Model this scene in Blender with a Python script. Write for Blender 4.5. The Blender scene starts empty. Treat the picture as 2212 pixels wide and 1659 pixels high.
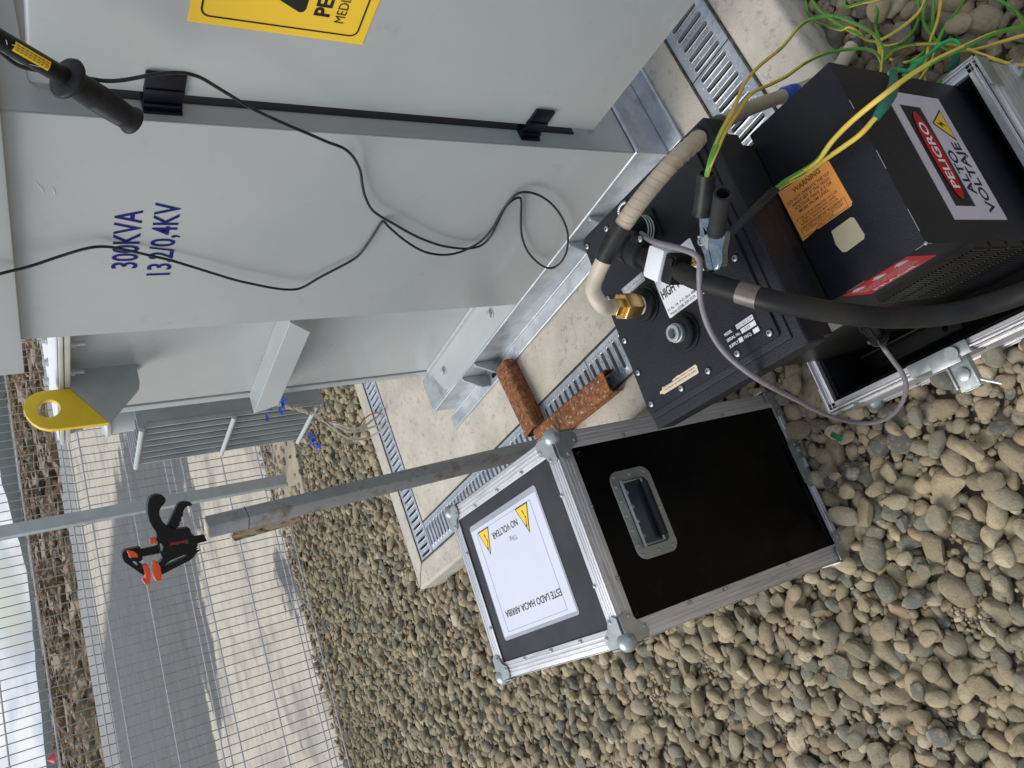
import bpy, bmesh, math, random
import numpy as np
from mathutils import Vector, Matrix
from mathutils.geometry import tessellate_polygon
random.seed(7); rng = np.random.default_rng(11)
C = bpy.context.scene.collection
scn = bpy.context.scene

# ------------------------------------------------------------------ camera
# world: X runs along the transformer's door side, Y along its rated side, Z up; photo held sideways (up = left)
F_ = 1664.0; CX, CY = 1106.0, 829.5; H = 1.55; AZ = math.radians(24.9)
_n = np.array([3620-CX, 480-CY, F_]); _n /= np.linalg.norm(_n); UPc = -_n
_yh = np.array([0, 0, 1.]) - UPc*UPc[2]; _yh /= np.linalg.norm(_yh); _xh = np.cross(_yh, UPc)
_c, _s = math.cos(AZ), math.sin(AZ)
RW = np.array([_c*_xh+_s*_yh, -_s*_xh+_c*_yh, UPc])
CAM = np.array([0, 0, H])
cd = bpy.data.cameras.new('camera'); cam = bpy.data.objects.new('camera', cd); C.objects.link(cam)
cd.sensor_width = 36; cd.sensor_fit = 'HORIZONTAL'; cd.lens = F_/2212*36; cd.clip_start = 0.02; cd.clip_end = 6000
M = Matrix.Identity(4)
for j, ax in enumerate((RW@np.array([1, 0, 0.]), RW@np.array([0, -1, 0.]), RW@np.array([0, 0, -1.]))):
    for i in range(3): M[i][j] = ax[i]
M[2][3] = H
cam.matrix_world = M
scn.camera = cam

# ------------------------------------------------------------------ world, sun, exposure
SUN_EL, SUN_AZ = 48, 132       # degrees; azimuth measured counter-clockwise from +X
scn.view_settings.view_transform = 'Standard'; scn.view_settings.look = 'None'
scn.view_settings.gamma = 1; scn.view_settings.exposure = 0.22
w = bpy.data.worlds.new('World'); scn.world = w; w.use_nodes = True
nt = w.node_tree; nt.nodes.clear()
def wn(t, **k):
    n = nt.nodes.new(t)
    for a, b in k.items(): setattr(n, a, b)
    return n
out = wn('ShaderNodeOutputWorld'); bg = wn('ShaderNodeBackground'); bg2 = wn('ShaderNodeBackground'); mix = wn('ShaderNodeMixShader')
sky = wn('ShaderNodeTexSky'); sky.sky_type = 'NISHITA'; sky.sun_disc = False
sky.ozone_density = 3.0; sky.dust_density = .6; sky.sun_elevation = math.radians(SUN_EL); sky.sun_rotation = math.radians(90-SUN_AZ)
bg.inputs['Strength'].default_value = 0.10; bg2.inputs['Strength'].default_value = 0.62
tc = wn('ShaderNodeTexCoord'); mp = wn('ShaderNodeMapping'); mp.inputs['Scale'].default_value = (1, 1, 3.2)
no = wn('ShaderNodeTexNoise'); no.inputs['Scale'].default_value = 5.5; no.inputs['Detail'].default_value = 7; no.inputs['Roughness'].default_value = .55
cr = wn('ShaderNodeValToRGB'); cr.color_ramp.elements[0].position = .36; cr.color_ramp.elements[1].position = .55
no2 = wn('ShaderNodeTexNoise'); no2.inputs['Scale'].default_value = 11; no2.inputs['Detail'].default_value = 5
cr2 = wn('ShaderNodeValToRGB'); cr2.color_ramp.elements[0].color = (.50, .68, 1.0, 1); cr2.color_ramp.elements[0].position = .35
cr2.color_ramp.elements[1].color = (1.25, 1.27, 1.3, 1); cr2.color_ramp.elements[1].position = .6
L = nt.links.new
L(tc.outputs['Generated'], mp.inputs['Vector']); L(mp.outputs[0], no.inputs['Vector']); L(mp.outputs[0], no2.inputs['Vector'])
L(no.outputs['Fac'], cr.inputs[0]); L(no2.outputs['Fac'], cr2.inputs[0]); L(cr2.outputs[0], bg2.inputs['Color'])
L(sky.outputs[0], bg.inputs['Color']); L(cr.outputs[0], mix.inputs[0]); L(bg.outputs[0], mix.inputs[1]); L(bg2.outputs[0], mix.inputs[2]); L(mix.outputs[0], out.inputs[0])
sd = bpy.data.lights.new('sun', 'SUN'); sd.energy = 2.15; sd.angle = math.radians(40); sd.color = (1, .965, .91)
so = bpy.data.objects.new('sun', sd); C.objects.link(so)
_el, _az = math.radians(SUN_EL), math.radians(SUN_AZ)
so.rotation_euler = Vector((math.cos(_el)*math.cos(_az), math.cos(_el)*math.sin(_az), math.sin(_el))).to_track_quat('Z', 'Y').to_euler()

# ------------------------------------------------------------------ measuring: photo direction -> point on a real surface
def ray(px, py): return RW@np.array([px-CX, py-CY, F_])
def at_plane(p, p0, n):
    d = ray(*p); n = np.array(n, float); return CAM + d*(n@(np.array(p0, float)-CAM))/(n@d)
def at_z(p, z): return at_plane(p, (0, 0, z), (0, 0, 1))
def at_X(p, x): return at_plane(p, (x, 0, 0), (1, 0, 0))
def at_Y(p, y): return at_plane(p, (0, y, 0), (0, 1, 0))
def at_d(p, d): r = ray(*p); return CAM + r/np.linalg.norm(r)*d
def seen(q, m=0.0):
    d = RW.T@(np.array(q, float)-CAM)
    if d[2] < .05: return False
    x, y = CX+F_*d[0]/d[2], CY+F_*d[1]/d[2]
    return -m < x < 2212+m and -m < y < 1659+m

class Fr:
    def __init__(s, o=(0, 0, 0), x=(1, 0, 0), y=(0, 1, 0), z=None):
        s.o = np.array(o, float); s.x = np.array(x, float); s.x /= np.linalg.norm(s.x)
        s.y = np.array(y, float); s.y -= s.x*(s.x@s.y); s.y /= np.linalg.norm(s.y)
        s.z = np.cross(s.x, s.y)
    def p(s, q): return s.o + s.x*q[0] + s.y*q[1] + s.z*q[2]
    def inv(s, q): d = np.array(q)-s.o; return np.array([d@s.x, d@s.y, d@s.z])
W = Fr()
def yawf(deg, o=(0, 0, 0)):
    a = math.radians(deg); return Fr(o, (math.cos(a), math.sin(a), 0), (-math.sin(a), math.cos(a), 0))
def zf(o, z, hint=(0.3, .2, 1)):
    z = np.array(z, float); z /= np.linalg.norm(z); x = np.cross(hint, z)
    if np.linalg.norm(x) < 1e-3: x = np.cross((1, 0, 0), z)
    x /= np.linalg.norm(x); return Fr(o, x, np.cross(z, x))

# ------------------------------------------------------------------ mesh builder
class MB:
    def __init__(s): s.v = []; s.f = []; s.m = []
    def add(s, vs, fs, m=0):
        b = len(s.v); s.v.extend([tuple(map(float, q)) for q in vs]); s.f.extend([tuple(b+i for i in f) for f in fs])
        s.m.extend([m]*len(fs) if isinstance(m, int) else m); return s
    def box(s, c, d, F=W, b=0, m=0, seg=2):
        bm = bmesh.new(); bmesh.ops.create_cube(bm, size=1)
        for q in bm.verts: q.co = Vector((q.co.x*d[0], q.co.y*d[1], q.co.z*d[2]))
        if b > 0: bmesh.ops.bevel(bm, geom=list(bm.edges), offset=min(b, min(d)*.49), segments=seg, affect='EDGES', profile=.6)
        bm.verts.index_update()
        s.add([F.p(np.array(c)+np.array(q.co)) for q in bm.verts], [[q.index for q in f.verts] for f in bm.faces], m); bm.free(); return s
    def bb(s, lo, hi, F=W, b=0, m=0, seg=2):
        lo = np.array(lo, float); hi = np.array(hi, float); return s.box((lo+hi)/2, hi-lo, F, b, m, seg)
    def prism(s, poly, z0, z1, F=W, holes=(), m=0, ms=None):
        loops = [list(poly)]+[list(h) for h in holes]; flat = [q for l in loops for q in l]; N = len(flat)
        tris = tessellate_polygon([[Vector((q[0], q[1], 0)) for q in l] for l in loops])
        vs = [F.p((q[0], q[1], z)) for z in (z0, z1) for q in flat]; fs = []; base = 0
        def A(t):
            a, b_, c_ = [flat[i] for i in t]; return (b_[0]-a[0])*(c_[1]-a[1])-(b_[1]-a[1])*(c_[0]-a[0])
        for t in tris:
            t = tuple(t) if A(t) > 0 else tuple(reversed(t))
            fs.append(tuple(N+i for i in t)); fs.append(tuple(reversed(t)))
        nf = len(fs)
        for li, l in enumerate(loops):
            n = len(l); ar = sum(l[i][0]*l[(i+1) % n][1]-l[(i+1) % n][0]*l[i][1] for i in range(n))
            ccw = ar > 0
            if li: ccw = not ccw
            for i in range(n):
                a, b_ = base+i, base+(i+1) % n
                fs.append((a, b_, N+b_, N+a) if ccw else (b_, a, N+a, N+b_))
            base += n
        s.add(vs, fs, m if ms is None else [m]*nf+[ms]*(len(fs)-nf)); return s
    def tube(s, pts, r, n=12, cap=True, mf=None, m=0, flat=None):
        P = [np.array(p, float) for p in pts]; K = len(P); rr = r if hasattr(r, '__len__') else [r]*K
        T = [P[min(i+1, K-1)]-P[max(i-1, 0)] for i in range(K)]; T = [t/max(np.linalg.norm(t), 1e-9) for t in T]
        u = np.cross(T[0], (0, 0, 1.)); u = np.cross(T[0], (1., 0, 0)) if np.linalg.norm(u) < .1 else u; u /= np.linalg.norm(u)
        vs = []; fs = []; ms = []
        for i in range(K):
            u = u-T[i]*(u@T[i]); u /= np.linalg.norm(u); v = np.cross(T[i], u)
            for k in range(n):
                a = 2*math.pi*k/n; fx = flat if flat else 1; vs.append(P[i]+rr[i]*(u*math.cos(a)+v*math.sin(a)*fx))
        for i in range(K-1):
            for k in range(n):
                a = i*n+k; b_ = i*n+(k+1) % n; fs.append((a, b_, b_+n, a+n)); ms.append(mf(i, k, n) if mf else m)
        if cap:
            fs.append(tuple(reversed(range(n)))); fs.append(tuple((K-1)*n+k for k in range(n))); ms += [m, m]
        s.add(vs, fs, ms); return s
    def lathe(s, prof, F=W, n=24, m=0, cap=True):
        vs = []; fs = []
        for (r, z) in prof:
            for k in range(n): a = 2*math.pi*k/n; vs.append(F.p((r*math.cos(a), r*math.sin(a), z)))
        for i in range(len(prof)-1):
            for k in range(n): a = i*n+k; b_ = i*n+(k+1) % n; fs.append((a, b_, b_+n, a+n))
        if cap: fs.append(tuple(reversed(range(n)))); fs.append(tuple((len(prof)-1)*n+k for k in range(n)))
        s.add(vs, fs, m); return s
    def cyl(s, p, q, r, n=16, m=0): return s.tube([p, q], r, n, True, None, m)
    def ball(s, c, r, F=W, m=0, sub=2):
        r = (r, r, r) if not hasattr(r, '__len__') else r
        V, Fc = ICO[sub]; s.add([F.p((c[0]+v[0]*r[0], c[1]+v[1]*r[1], c[2]+v[2]*r[2])) for v in V], Fc, m); return s
    def screw(s, c, r, F, m=0, mh=0):   # dome rivet / screw, axis = F.z
        G = Fr(F.p(c), F.x, F.y)
        s.lathe([(r*1.25, 0), (r*1.25, r*.12), (r, r*.15), (r*.92, r*.4), (r*.6, r*.62), (r*.3, r*.66)], G, 12, m); 
        s.lathe([(r*.26, r*.665), (r*.26, r*.69)], G, 6, mh); return s
def _ico(sub):
    bm = bmesh.new(); bmesh.ops.create_icosphere(bm, subdivisions=sub, radius=1); bm.verts.index_update()
    r = (np.array([v.co[:] for v in bm.verts]), [tuple(v.index for v in f.verts) for f in bm.faces]); bm.free(); return r
ICO = {k: _ico(k) for k in (1, 2, 3)}
def rrect(x0, y0, x1, y1, r, n=5):
    o = []
    for cx, cy, a0 in ((x1-r, y1-r, 0), (x0+r, y1-r, 90), (x0+r, y0+r, 180), (x1-r, y0+r, 270)):
        for k in range(n+1): a = math.radians(a0+90*k/n); o.append((cx+r*math.cos(a), cy+r*math.sin(a)))
    return o
def circ(x, y, r, n=20): return [(x+r*math.cos(2*math.pi*k/n), y+r*math.sin(2*math.pi*k/n)) for k in range(n)]
def spl(pts, n=8):
    P = [np.array(p, float) for p in pts]; P = [2*P[0]-P[1]]+P+[2*P[-1]-P[-2]]; o = []
    for i in range(1, len(P)-2):
        a, b, c, d = P[i-1:i+3]
        for k in range(n):
            t = k/n; o.append(.5*((2*b)+(c-a)*t+(2*a-5*b+4*c-d)*t*t+(-a+3*b-3*c+d)*t**3))
    return o+[P[-2]]

BASES = {}
def empty(name, loc, label, cat, group=None, kind=None):
    o = bpy.data.objects.new(name, None); o.empty_display_size = .05; C.objects.link(o); o.location = tuple(loc)
    BASES[o] = np.array(loc, float); tag(o, label, cat, group, kind); return o
def tag(o, label=None, cat=None, group=None, kind=None):
    for k, v in (('label', label), ('category', cat), ('group', group), ('kind', kind)):
        if v: o[k] = v
    return o
def obj(name, mb, mats, parent=None, label=None, cat=None, group=None, kind=None, bev=0, ang=35, attr=None):
    me = bpy.data.meshes.new(name); V = np.array(mb.v)
    base = BASES[parent] if parent is not None else (np.array([(V[:, 0].min()+V[:, 0].max())/2, (V[:, 1].min()+V[:, 1].max())/2, V[:, 2].min()]) if kind != 'structure' else np.zeros(3))
    me.from_pydata((V-base).tolist(), [], mb.f)
    mats = mats if isinstance(mats, (list, tuple)) else [mats]
    for m in mats: me.materials.append(m)
    me.polygons.foreach_set('material_index', mb.m)
    me.polygons.foreach_set('use_smooth', [True]*len(mb.f)); me.set_sharp_from_angle(angle=math.radians(ang)); me.update()
    o = bpy.data.objects.new(name, me); C.objects.link(o); BASES[o] = base
    if parent is not None: o.parent = parent
    else: o.location = tuple(base)
    if bev:
        b = o.modifiers.new('bevel', 'BEVEL'); b.width = bev; b.segments = 2; b.limit_method = 'ANGLE'; b.angle_limit = math.radians(40); b.harden_normals = False
    tag(o, label, cat, group, kind); return o
_tc = {}
def txt(mb, s, o, xd, yd, h, w=None, lift=.0006, m=0, thick=.0003, bold=0):
    """flat printed letters: baseline start o, reading along xd, letter tops along yd, cap height h, total width w"""
    key = (s, bold)
    if key not in _tc:
        cu = bpy.data.curves.new('t', 'FONT'); cu.body = s; cu.size = 1; cu.resolution_u = 3; cu.offset = bold
        ob = bpy.data.objects.new('t', cu); C.objects.link(ob); dg = bpy.context.evaluated_depsgraph_get()
        me = bpy.data.meshes.new_from_object(ob.evaluated_get(dg))
        _tc[key] = ([tuple(v.co) for v in me.vertices], [tuple(p.vertices) for p in me.polygons])
        bpy.data.objects.remove(ob); bpy.data.curves.remove(cu); bpy.data.meshes.remove(me)
    V, Fc = _tc[key]; xs = [v[0] for v in V]; x0, x1 = min(xs), max(xs); sy = h/.69
    sx = (w/(x1-x0)) if w else sy
    F = Fr(o, xd, yd)
    mb.add([F.p(((v[0]-x0)*sx, v[1]*sy, lift)) for v in V], Fc, m); return mb

# ------------------------------------------------------------------ materials
def mat(name, col, rough=.5, metal=0, col2=None, ns=8, bump=0, bs=60, det=4, spec=None, rv=0, stretch=None, ramp=(.35, .65), coat=0, dirt=None, dsc=3, dr=(.55, .75), trans=0, attr=None):
    m = bpy.data.materials.new(name); m.use_nodes = True; t = m.node_tree; P = t.nodes['Principled BSDF']
    P.inputs['Base Color'].default_value = (*col, 1); P.inputs['Roughness'].default_value = rough; P.inputs['Metallic'].default_value = metal
    if spec is None and max(col) < .05 and not metal: spec = .24
    if spec is not None: P.inputs['Specular IOR Level'].default_value = spec
    if coat: P.inputs['Coat Weight'].default_value = coat; P.inputs['Coat Roughness'].default_value = .08
    if trans: P.inputs['Transmission Weight'].default_value = trans
    N = t.nodes.new; L = t.links.new
    tc = N('ShaderNodeTexCoord'); vec = tc.outputs['Object']
    if stretch:
        mp = N('ShaderNodeMapping'); mp.inputs['Scale'].default_value = stretch; L(vec, mp.inputs[0]); vec = mp.outputs[0]
    cur = None
    if attr:
        a = N('ShaderNodeAttribute'); a.attribute_name = attr; cur = a.outputs['Color']
    if col2 is not None:
        n1 = N('ShaderNodeTexNoise'); n1.inputs['Scale'].default_value = ns; n1.inputs['Detail'].default_value = det; n1.inputs['Roughness'].default_value = .6; L(vec, n1.inputs['Vector'])
        r = N('ShaderNodeMapRange'); r.inputs[1].default_value = ramp[0]; r.inputs[2].default_value = ramp[1]; L(n1.outputs['Fac'], r.inputs[0])
        x = N('ShaderNodeMix'); x.data_type = 'RGBA'; L(r.outputs[0], x.inputs['Factor'])
        if attr:
            x.blend_type = 'MULTIPLY'; L(cur, x.inputs['A']); x.inputs['B'].default_value = (*col2, 1)
        else: x.inputs['A'].default_value = (*col, 1); x.inputs['B'].default_value = (*col2, 1)
        cur = x.outputs['Result']
        if rv:
            rr = N('ShaderNodeMapRange'); rr.inputs[3].default_value = rough-rv; rr.inputs[4].default_value = rough+rv; L(n1.outputs['Fac'], rr.inputs[0]); L(rr.outputs[0], P.inputs['Roughness'])
    if dirt is not None:
        n2 = N('ShaderNodeTexNoise'); n2.inputs['Scale'].default_value = dsc; n2.inputs['Detail'].default_value = 7; n2.inputs['Roughness'].default_value = .7; L(vec, n2.inputs['Vector'])
        r2 = N('ShaderNodeMapRange'); r2.inputs[1].default_value = dr[0]; r2.inputs[2].default_value = dr[1]; L(n2.outputs['Fac'], r2.inputs[0])
        y = N('ShaderNodeMix'); y.data_type = 'RGBA'; L(r2.outputs[0], y.inputs['Factor'])
        if cur is not None: L(cur, y.inputs['A'])
        else: y.inputs['A'].default_value = (*col, 1)
        y.inputs['B'].default_value = (*dirt, 1); cur = y.outputs['Result']
    if cur is not None: L(cur, P.inputs['Base Color'])
    if bump:
        n3 = N('ShaderNodeTexNoise'); n3.inputs['Scale'].default_value = bs; n3.inputs['Detail'].default_value = 6; L(vec, n3.inputs['Vector'])
        b = N('ShaderNodeBump'); b.inputs['Strength'].default_value = bump; b.inputs['Distance'].default_value = .002; L(n3.outputs['Fac'], b.inputs['Height']); L(b.outputs[0], P.inputs['Normal'])
    return m
m_paint = mat('grey_paint', (.385, .41, .408), .3, 0, (.44, .46, .452), 1.6, .35, 4, 5, coat=.3, dirt=(.33, .325, .31), dsc=14, dr=(.60, .85), rv=.08)  # broad lighter patches paint in soft reflections; the fine specks are dust
m_paintL = mat('light_grey_paint', (.50, .53, .52), .35, 0, (.46, .49, .48), 5, .04, 30)
m_flange = mat('cream_paint', (.60, .60, .54), .4, 0, (.5, .5, .45), 14)
m_weld = mat('weld_bead', (.47, .49, .48), .3, 0, (.38, .4, .39), 60, .6, 90)
m_galv = mat('galvanised_steel', (.40, .43, .46), .42, .45, (.58, .61, .64), 12, .12, 40, 6, rv=.12, dirt=(.30, .31, .32), dsc=18, dr=(.5, .75))
m_galvB = mat('bright_galvanised_steel', (.56, .60, .63), .34, .4, (.40, .44, .48), 22, .15, 70, 5, rv=.1)
m_post = mat('weathered_galvanised_steel', (.24, .25, .26), .5, .3, (.36, .36, .35), 9, .15, 60, 6, dirt=(.17, .125, .085), dsc=9, dr=(.52, .64))
m_fpost = mat('fence_post_steel', (.38, .42, .42), .5, .3, (.47, .50, .50), 10, .1, 40)
m_wire = mat('fence_wire', (.50, .52, .53), .35, .35, (.60, .62, .63), 30)
m_wireV = mat('fence_wire_upright', (.27, .285, .29), .45, .3, (.34, .355, .36), 30)
m_alu = mat('brushed_aluminium', (.78, .77, .78), .42, .6, (.60, .59, .59), 6, .1, 90, 5, stretch=(1, 14, 14), rv=.1, dirt=(.36, .34, .33), dsc=7, dr=(.52, .78))
m_aluV = mat('brushed_aluminium_upright', (.78, .77, .78), .42, .6, (.60, .59, .59), 6, .1, 90, 5, stretch=(14, 14, 1), rv=.1, dirt=(.36, .34, .33), dsc=7, dr=(.52, .78))
m_aluY = mat('brushed_aluminium_along', (.78, .77, .78), .42, .6, (.60, .59, .59), 6, .1, 90, 5, stretch=(14, 1, 14), rv=.1, dirt=(.36, .34, .33), dsc=7, dr=(.52, .78))
m_zinc = mat('zinc_plated_steel', (.50, .53, .52), .40, .7, (.34, .37, .36), 22, .25, 60, rv=.1)
m_blacklam = mat('black_laminate', (.0015, .0015, .0018), .26, 0, (.003, .003, .003), 20, .15, 250, spec=.13, dirt=(.012, .011, .010), dsc=9, dr=(.55, .8))
m_skylam = mat('sky_lit_laminate', (.03, .03, .035), .5, 0, (.045, .045, .05), 10, .1, 200)  # black laminate painted greyer to stand for sky reflected in the top panel
m_powder = mat('black_textured_paint', (.011, .012, .016), .46, 0, (.019, .020, .025), 5, .5, 420, 4, dirt=(.034, .035, .038), dsc=26, dr=(.66, .8))
m_powderO = mat('worn_black_paint', (.009, .009, .008), .45, 0, (.016, .015, .012), 6, .3, 300, spec=.3, dirt=(.12, .11, .10), dsc=50, dr=(.72, .8))
m_rubber = mat('black_rubber', (.014, .014, .015), .5, 0, (.025, .025, .026), 30, .3, 160, dirt=(.07, .07, .07), dsc=40, dr=(.66, .85))
m_cableK = mat('black_cable_sheath', (.016, .016, .018), .42, 0, (.035, .034, .034), 60, .1, 300)
m_hose = mat('dusty_black_hose', (.010, .010, .0105), .5, 0, (.028, .026, .022), 12, .2, 60)
m_blackpl = mat('black_plastic', (.012, .012, .013), .38, 0)
m_navy = mat('dark_hinge_paint', (.004, .005, .010), .35, 0, spec=.3)
m_gasket = mat('gasket_rubber', (.006, .007, .007), .6, 0)
m_dark = mat('opening_shade', (.004, .004, .005), .9, 0)  # near-black colour stands in for shade inside openings
m_foam = mat('black_foam_lining', (.006, .006, .007), .95, 0, (.012, .012, .013), 90, 1, 300, dirt=(.1, .09, .08), dsc=120, dr=(.74, .8))
m_conc = mat('beige_concrete', (.45, .41, .335), .9, 0, (.58, .535, .45), 7, .9, 170, 10, dirt=(.30, .265, .21), dsc=46, dr=(.54, .72))
m_yard = mat('yard_concrete', (.56, .50, .395), .85, 0, (.44, .395, .31), 6, .12, 60, 9, dirt=(.30, .275, .235), dsc=1.0, dr=(.50, .62), stretch=(1, 1.25, 1))
m_wet = mat('damp_dark_concrete', (.135, .14, .145), .7, 0, (.19, .195, .20), .8, .2, 30, 8, stretch=(.7, 2.4, 1), dirt=(.33, .32, .29), dsc=.9, dr=(.62, .75))
m_farr = mat('far_pale_road', (.24, .235, .225), .9, 0, (.30, .295, .28), .5)
m_earth = mat('brown_earth', (.20, .125, .08), 1, 0, (.36, .28, .20), .16, .4, 3, 8, dirt=(.10, .085, .045), dsc=.3, dr=(.5, .62), stretch=(.35, 1, 1))
m_soil = mat('sandy_soil', (.25, .195, .13), 1, 0, (.36, .29, .20), 60, 1, 250, 8, dirt=(.11, .085, .06), dsc=30)
m_foot = mat('sandy_footing', (.42, .34, .24), .9, 0, (.5, .42, .3), 12, .5, 90)
m_shrub = mat('scrub_foliage', (.022, .026, .012), .9, 0, (.12, .075, .035), .35, dirt=(.30, .22, .15), dsc=1.6, dr=(.5, .6))
m_hill = mat('far_wooded_hill', (.045, .06, .06), 1, 0, (.07, .085, .08), .02)
m_seam = mat('joint_sealant', (.03, .028, .025), .9, 0, (.10, .09, .07), 60)
m_rust = mat('rusted_steel', (.33, .115, .035), .8, .1, (.13, .05, .028), 60, .9, 170, 9, dirt=(.52, .29, .12), dsc=95, dr=(.55, .66), ramp=(.38, .6))
m_rustP = mat('rust_with_old_paint', (.34, .125, .038), .8, .1, (.15, .055, .028), 70, .9, 170, 9, dirt=(.52, .38, .20), dsc=85, dr=(.56, .62), ramp=(.4, .6))
m_wood = mat('split_timber', (.66, .54, .38), .8, 0, (.50, .38, .25), 20, .4, 60, 6, stretch=(6, 6, 1), dirt=(.09, .05, .03), dsc=20, dr=(.5, .62))
m_brass = mat('brass', (.66, .46, .18), .30, 1, (.5, .33, .12), 30)
m_brassD = mat('dull_brass', (.40, .27, .10), .3, 1)
m_white = mat('white_and_sky_reflection', (.78, .78, .80), .5, 0)
m_paper = mat('white_paper', (.72, .74, .82), .35, 0, (.67, .70, .79), 4, coat=.4)
m_lamin = mat('laminate_margin', (.36, .36, .39), .15, 0, (.42, .42, .45), 5, coat=.6)
m_ink = mat('black_ink', (.02, .02, .022), .5, 0)
m_inkg = mat('grey_ink', (.22, .2, .3), .5, 0)
m_blue = mat('blue_lettering', (.003, .012, .14), .55, 0, spec=.2)
m_blueD = mat('blue_ink', (.03, .05, .45), .5, 0)
m_yellow = mat('yellow_paint', (.80, .56, .02), .4, 0, (.74, .50, .02), 15, .1, 60)
m_signY = mat('sign_yellow', (.95, .62, .04), .35, 0, (.93, .6, .04), 3)
m_orangeP = mat('orange_plastic', (.85, .11, .02), .35, 0)
m_orangeL = mat('orange_label', (1.0, .37, .07), .6, 0, (1.0, .43, .10), 20)
m_cream = mat('cream_label', (.62, .52, .29), .6, 0, (.68, .60, .38), 20)
m_beigeL = mat('beige_label', (.62, .52, .36), .6, 0, (.7, .6, .45), 30)
m_red = mat('red_label', (.42, .008, .012), .4, 0, (.48, .012, .014), 8, spec=.25)
m_lilac = mat('white_label', (.60, .56, .62), .4, 0, (.52, .49, .55), 12)
m_silver = mat('silver_label', (.35, .37, .38), .35, .4)
m_tapeB = mat('beige_wrapped_cable', (.46, .37, .27), .5, 0, (.55, .46, .35), 14, .2, 45, dirt=(.22, .16, .11), dsc=12, dr=(.56, .8))
m_tapeC = mat('cream_cable_sheath', (.56, .48, .38), .45, 0, (.48, .40, .31), 14)
m_tapeK = mat('black_tape', (.009, .009, .010), .4, 0, (.03, .03, .03), 30, .4, 50)
m_grayc = mat('grey_cable_sheath', (.17, .155, .165), .5, 0, (.22, .20, .21), 40, dirt=(.28, .25, .21), dsc=30, dr=(.6, .8))
m_gy1 = mat('green_insulation', (.07, .27, .025), .4, 0, (.10, .33, .04), 20)
m_gy2 = mat('yellow_insulation', (.74, .53, .07), .45, 0, (.8, .58, .09), 20)
m_green = mat('bright_green_plastic', (.02, .42, .13), .4, 0)
m_greenD = mat('dark_green_sleeve', (.01, .11, .075), .4, 0, (.02, .15, .10), 40)
m_bluet = mat('blue_plastic_scrap', (.02, .07, .50), .4, 0, (.03, .12, .62), 40, .8, 60)
m_clearT = mat('translucent_tape', (.17, .13, .11), .3, 0, (.10, .08, .07), 30)
m_twist = mat('twisted_bare_strand', (.58, .53, .47), .5, .1, (.40, .35, .30), 60)
m_redw = mat('red_insulation', (.35, .03, .03), .5, 0)
m_stone = mat('river_stone', (.3, .25, .17), .9, 0, (.58, .57, .56), 75, 1.0, 210, 8, ramp=(.46, .72), attr='col', spec=.2, dirt=(.38, .31, .215), dsc=42, dr=(.48, .66))
m_radi = mat('radiator_paint', (.41, .43, .42), .4, 0, (.33, .35, .345), 8)
m_skyblue = mat('steel_blueing', (.30, .36, .39), .2, .9, (.17, .22, .25), 60, .3, 60)
m_beacon = mat('red_buoy_paint', (.6, .03, .04), .5, 0)

# ------------------------------------------------------------------ setting
PADX0, PADY0, PADY1, PZ = .56, .60, 3.26, .10
def sheet(name, poly, z, m, sub=0, **k):
    mb = MB(); mb.add([(x, y, z) for x, y in poly], [tuple(range(len(poly)))]); return obj(name, mb, m, **k)
sheet('ground', [(-3000, -3000), (3000, -3000), (3000, 3000), (-3000, 3000)], -.34, m_earth, kind='structure')
# soil under the stones, gently uneven
n_ = 90; xs = np.linspace(-4, 6.5, n_); ys = np.linspace(-1.5, 5.55, n_); mb = MB()
mb.add([(x, y, -.028+.008*math.sin(5*x+1)*math.cos(4*y)+.004*math.sin(17*x)*math.sin(13*y)) for y in ys for x in xs], [(j*n_+i, j*n_+i+1, (j+1)*n_+i+1, (j+1)*n_+i) for j in range(n_-1) for i in range(n_-1)])
obj('gravel_bed_soil', mb, m_soil, kind='structure')
def P2(p, z=0): q = at_z(p, z); return (q[0], q[1])
dk = [P2((251, 951)), P2((247, 1030)), P2((240, 1096)), P2((232, 1206)), P2((228, 1272)), P2((218, 1359)), P2((213, 1419)), P2((228, 1560)), P2((245, 1700)), P2((270, 2200)),
      P2((500, 2200)), P2((470, 1659)), P2((462, 1500)), P2((450, 1400)), P2((436, 1290)), P2((432, 1210)), P2((420, 1100)), P2((400, 1000)), P2((400, 930)), P2((385, 850)), P2((262, 800))]
wp = [P2(p) for p in [(583, 1150), (586, 1230), (606, 1310), (632, 1362), (660, 1362), (658, 1280), (640, 1200), (630, 1130)]]
def sdist(X, Y, poly):
    d = np.full(X.shape, 1e9); ins = np.zeros(X.shape, bool); n = len(poly)
    for k in range(n):
        (ax, ay), (bx, by) = poly[k], poly[(k+1) % n]; ex, ey = bx-ax, by-ay
        t = np.clip(((X-ax)*ex+(Y-ay)*ey)/(ex*ex+ey*ey+1e-12), 0, 1); d = np.minimum(d, np.hypot(X-ax-t*ex, Y-ay-t*ey))
        c = ((ay > Y) != (by > Y)); xi = ax+(Y-ay)*ex/(ey if abs(ey) > 1e-12 else 1e-12); ins ^= (c & (X < xi))
    return np.where(ins, d, -d)
gx = np.concatenate([np.linspace(-60, -8, 8), np.linspace(-7.8, 14, 230), np.linspace(15, 70, 8)]); gy = 5.40*np.exp(np.linspace(0, math.log(34/5.40), 240))
GX, GY = np.meshgrid(gx, gy); S1 = sdist(GX, GY, dk)/np.maximum(1, (GY/9)); S2 = sdist(GX, GY, wp)*1.5; SD = np.maximum(S1, S2)
nx, ny = len(gx), len(gy); me = bpy.data.meshes.new('concrete_yard')
me.from_pydata(np.stack([GX.ravel(), GY.ravel(), np.full(GX.size, -.03)], 1).tolist(), [], [(j*nx+i, j*nx+i+1, (j+1)*nx+i+1, (j+1)*nx+i) for j in range(ny-1) for i in range(nx-1)])
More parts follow.
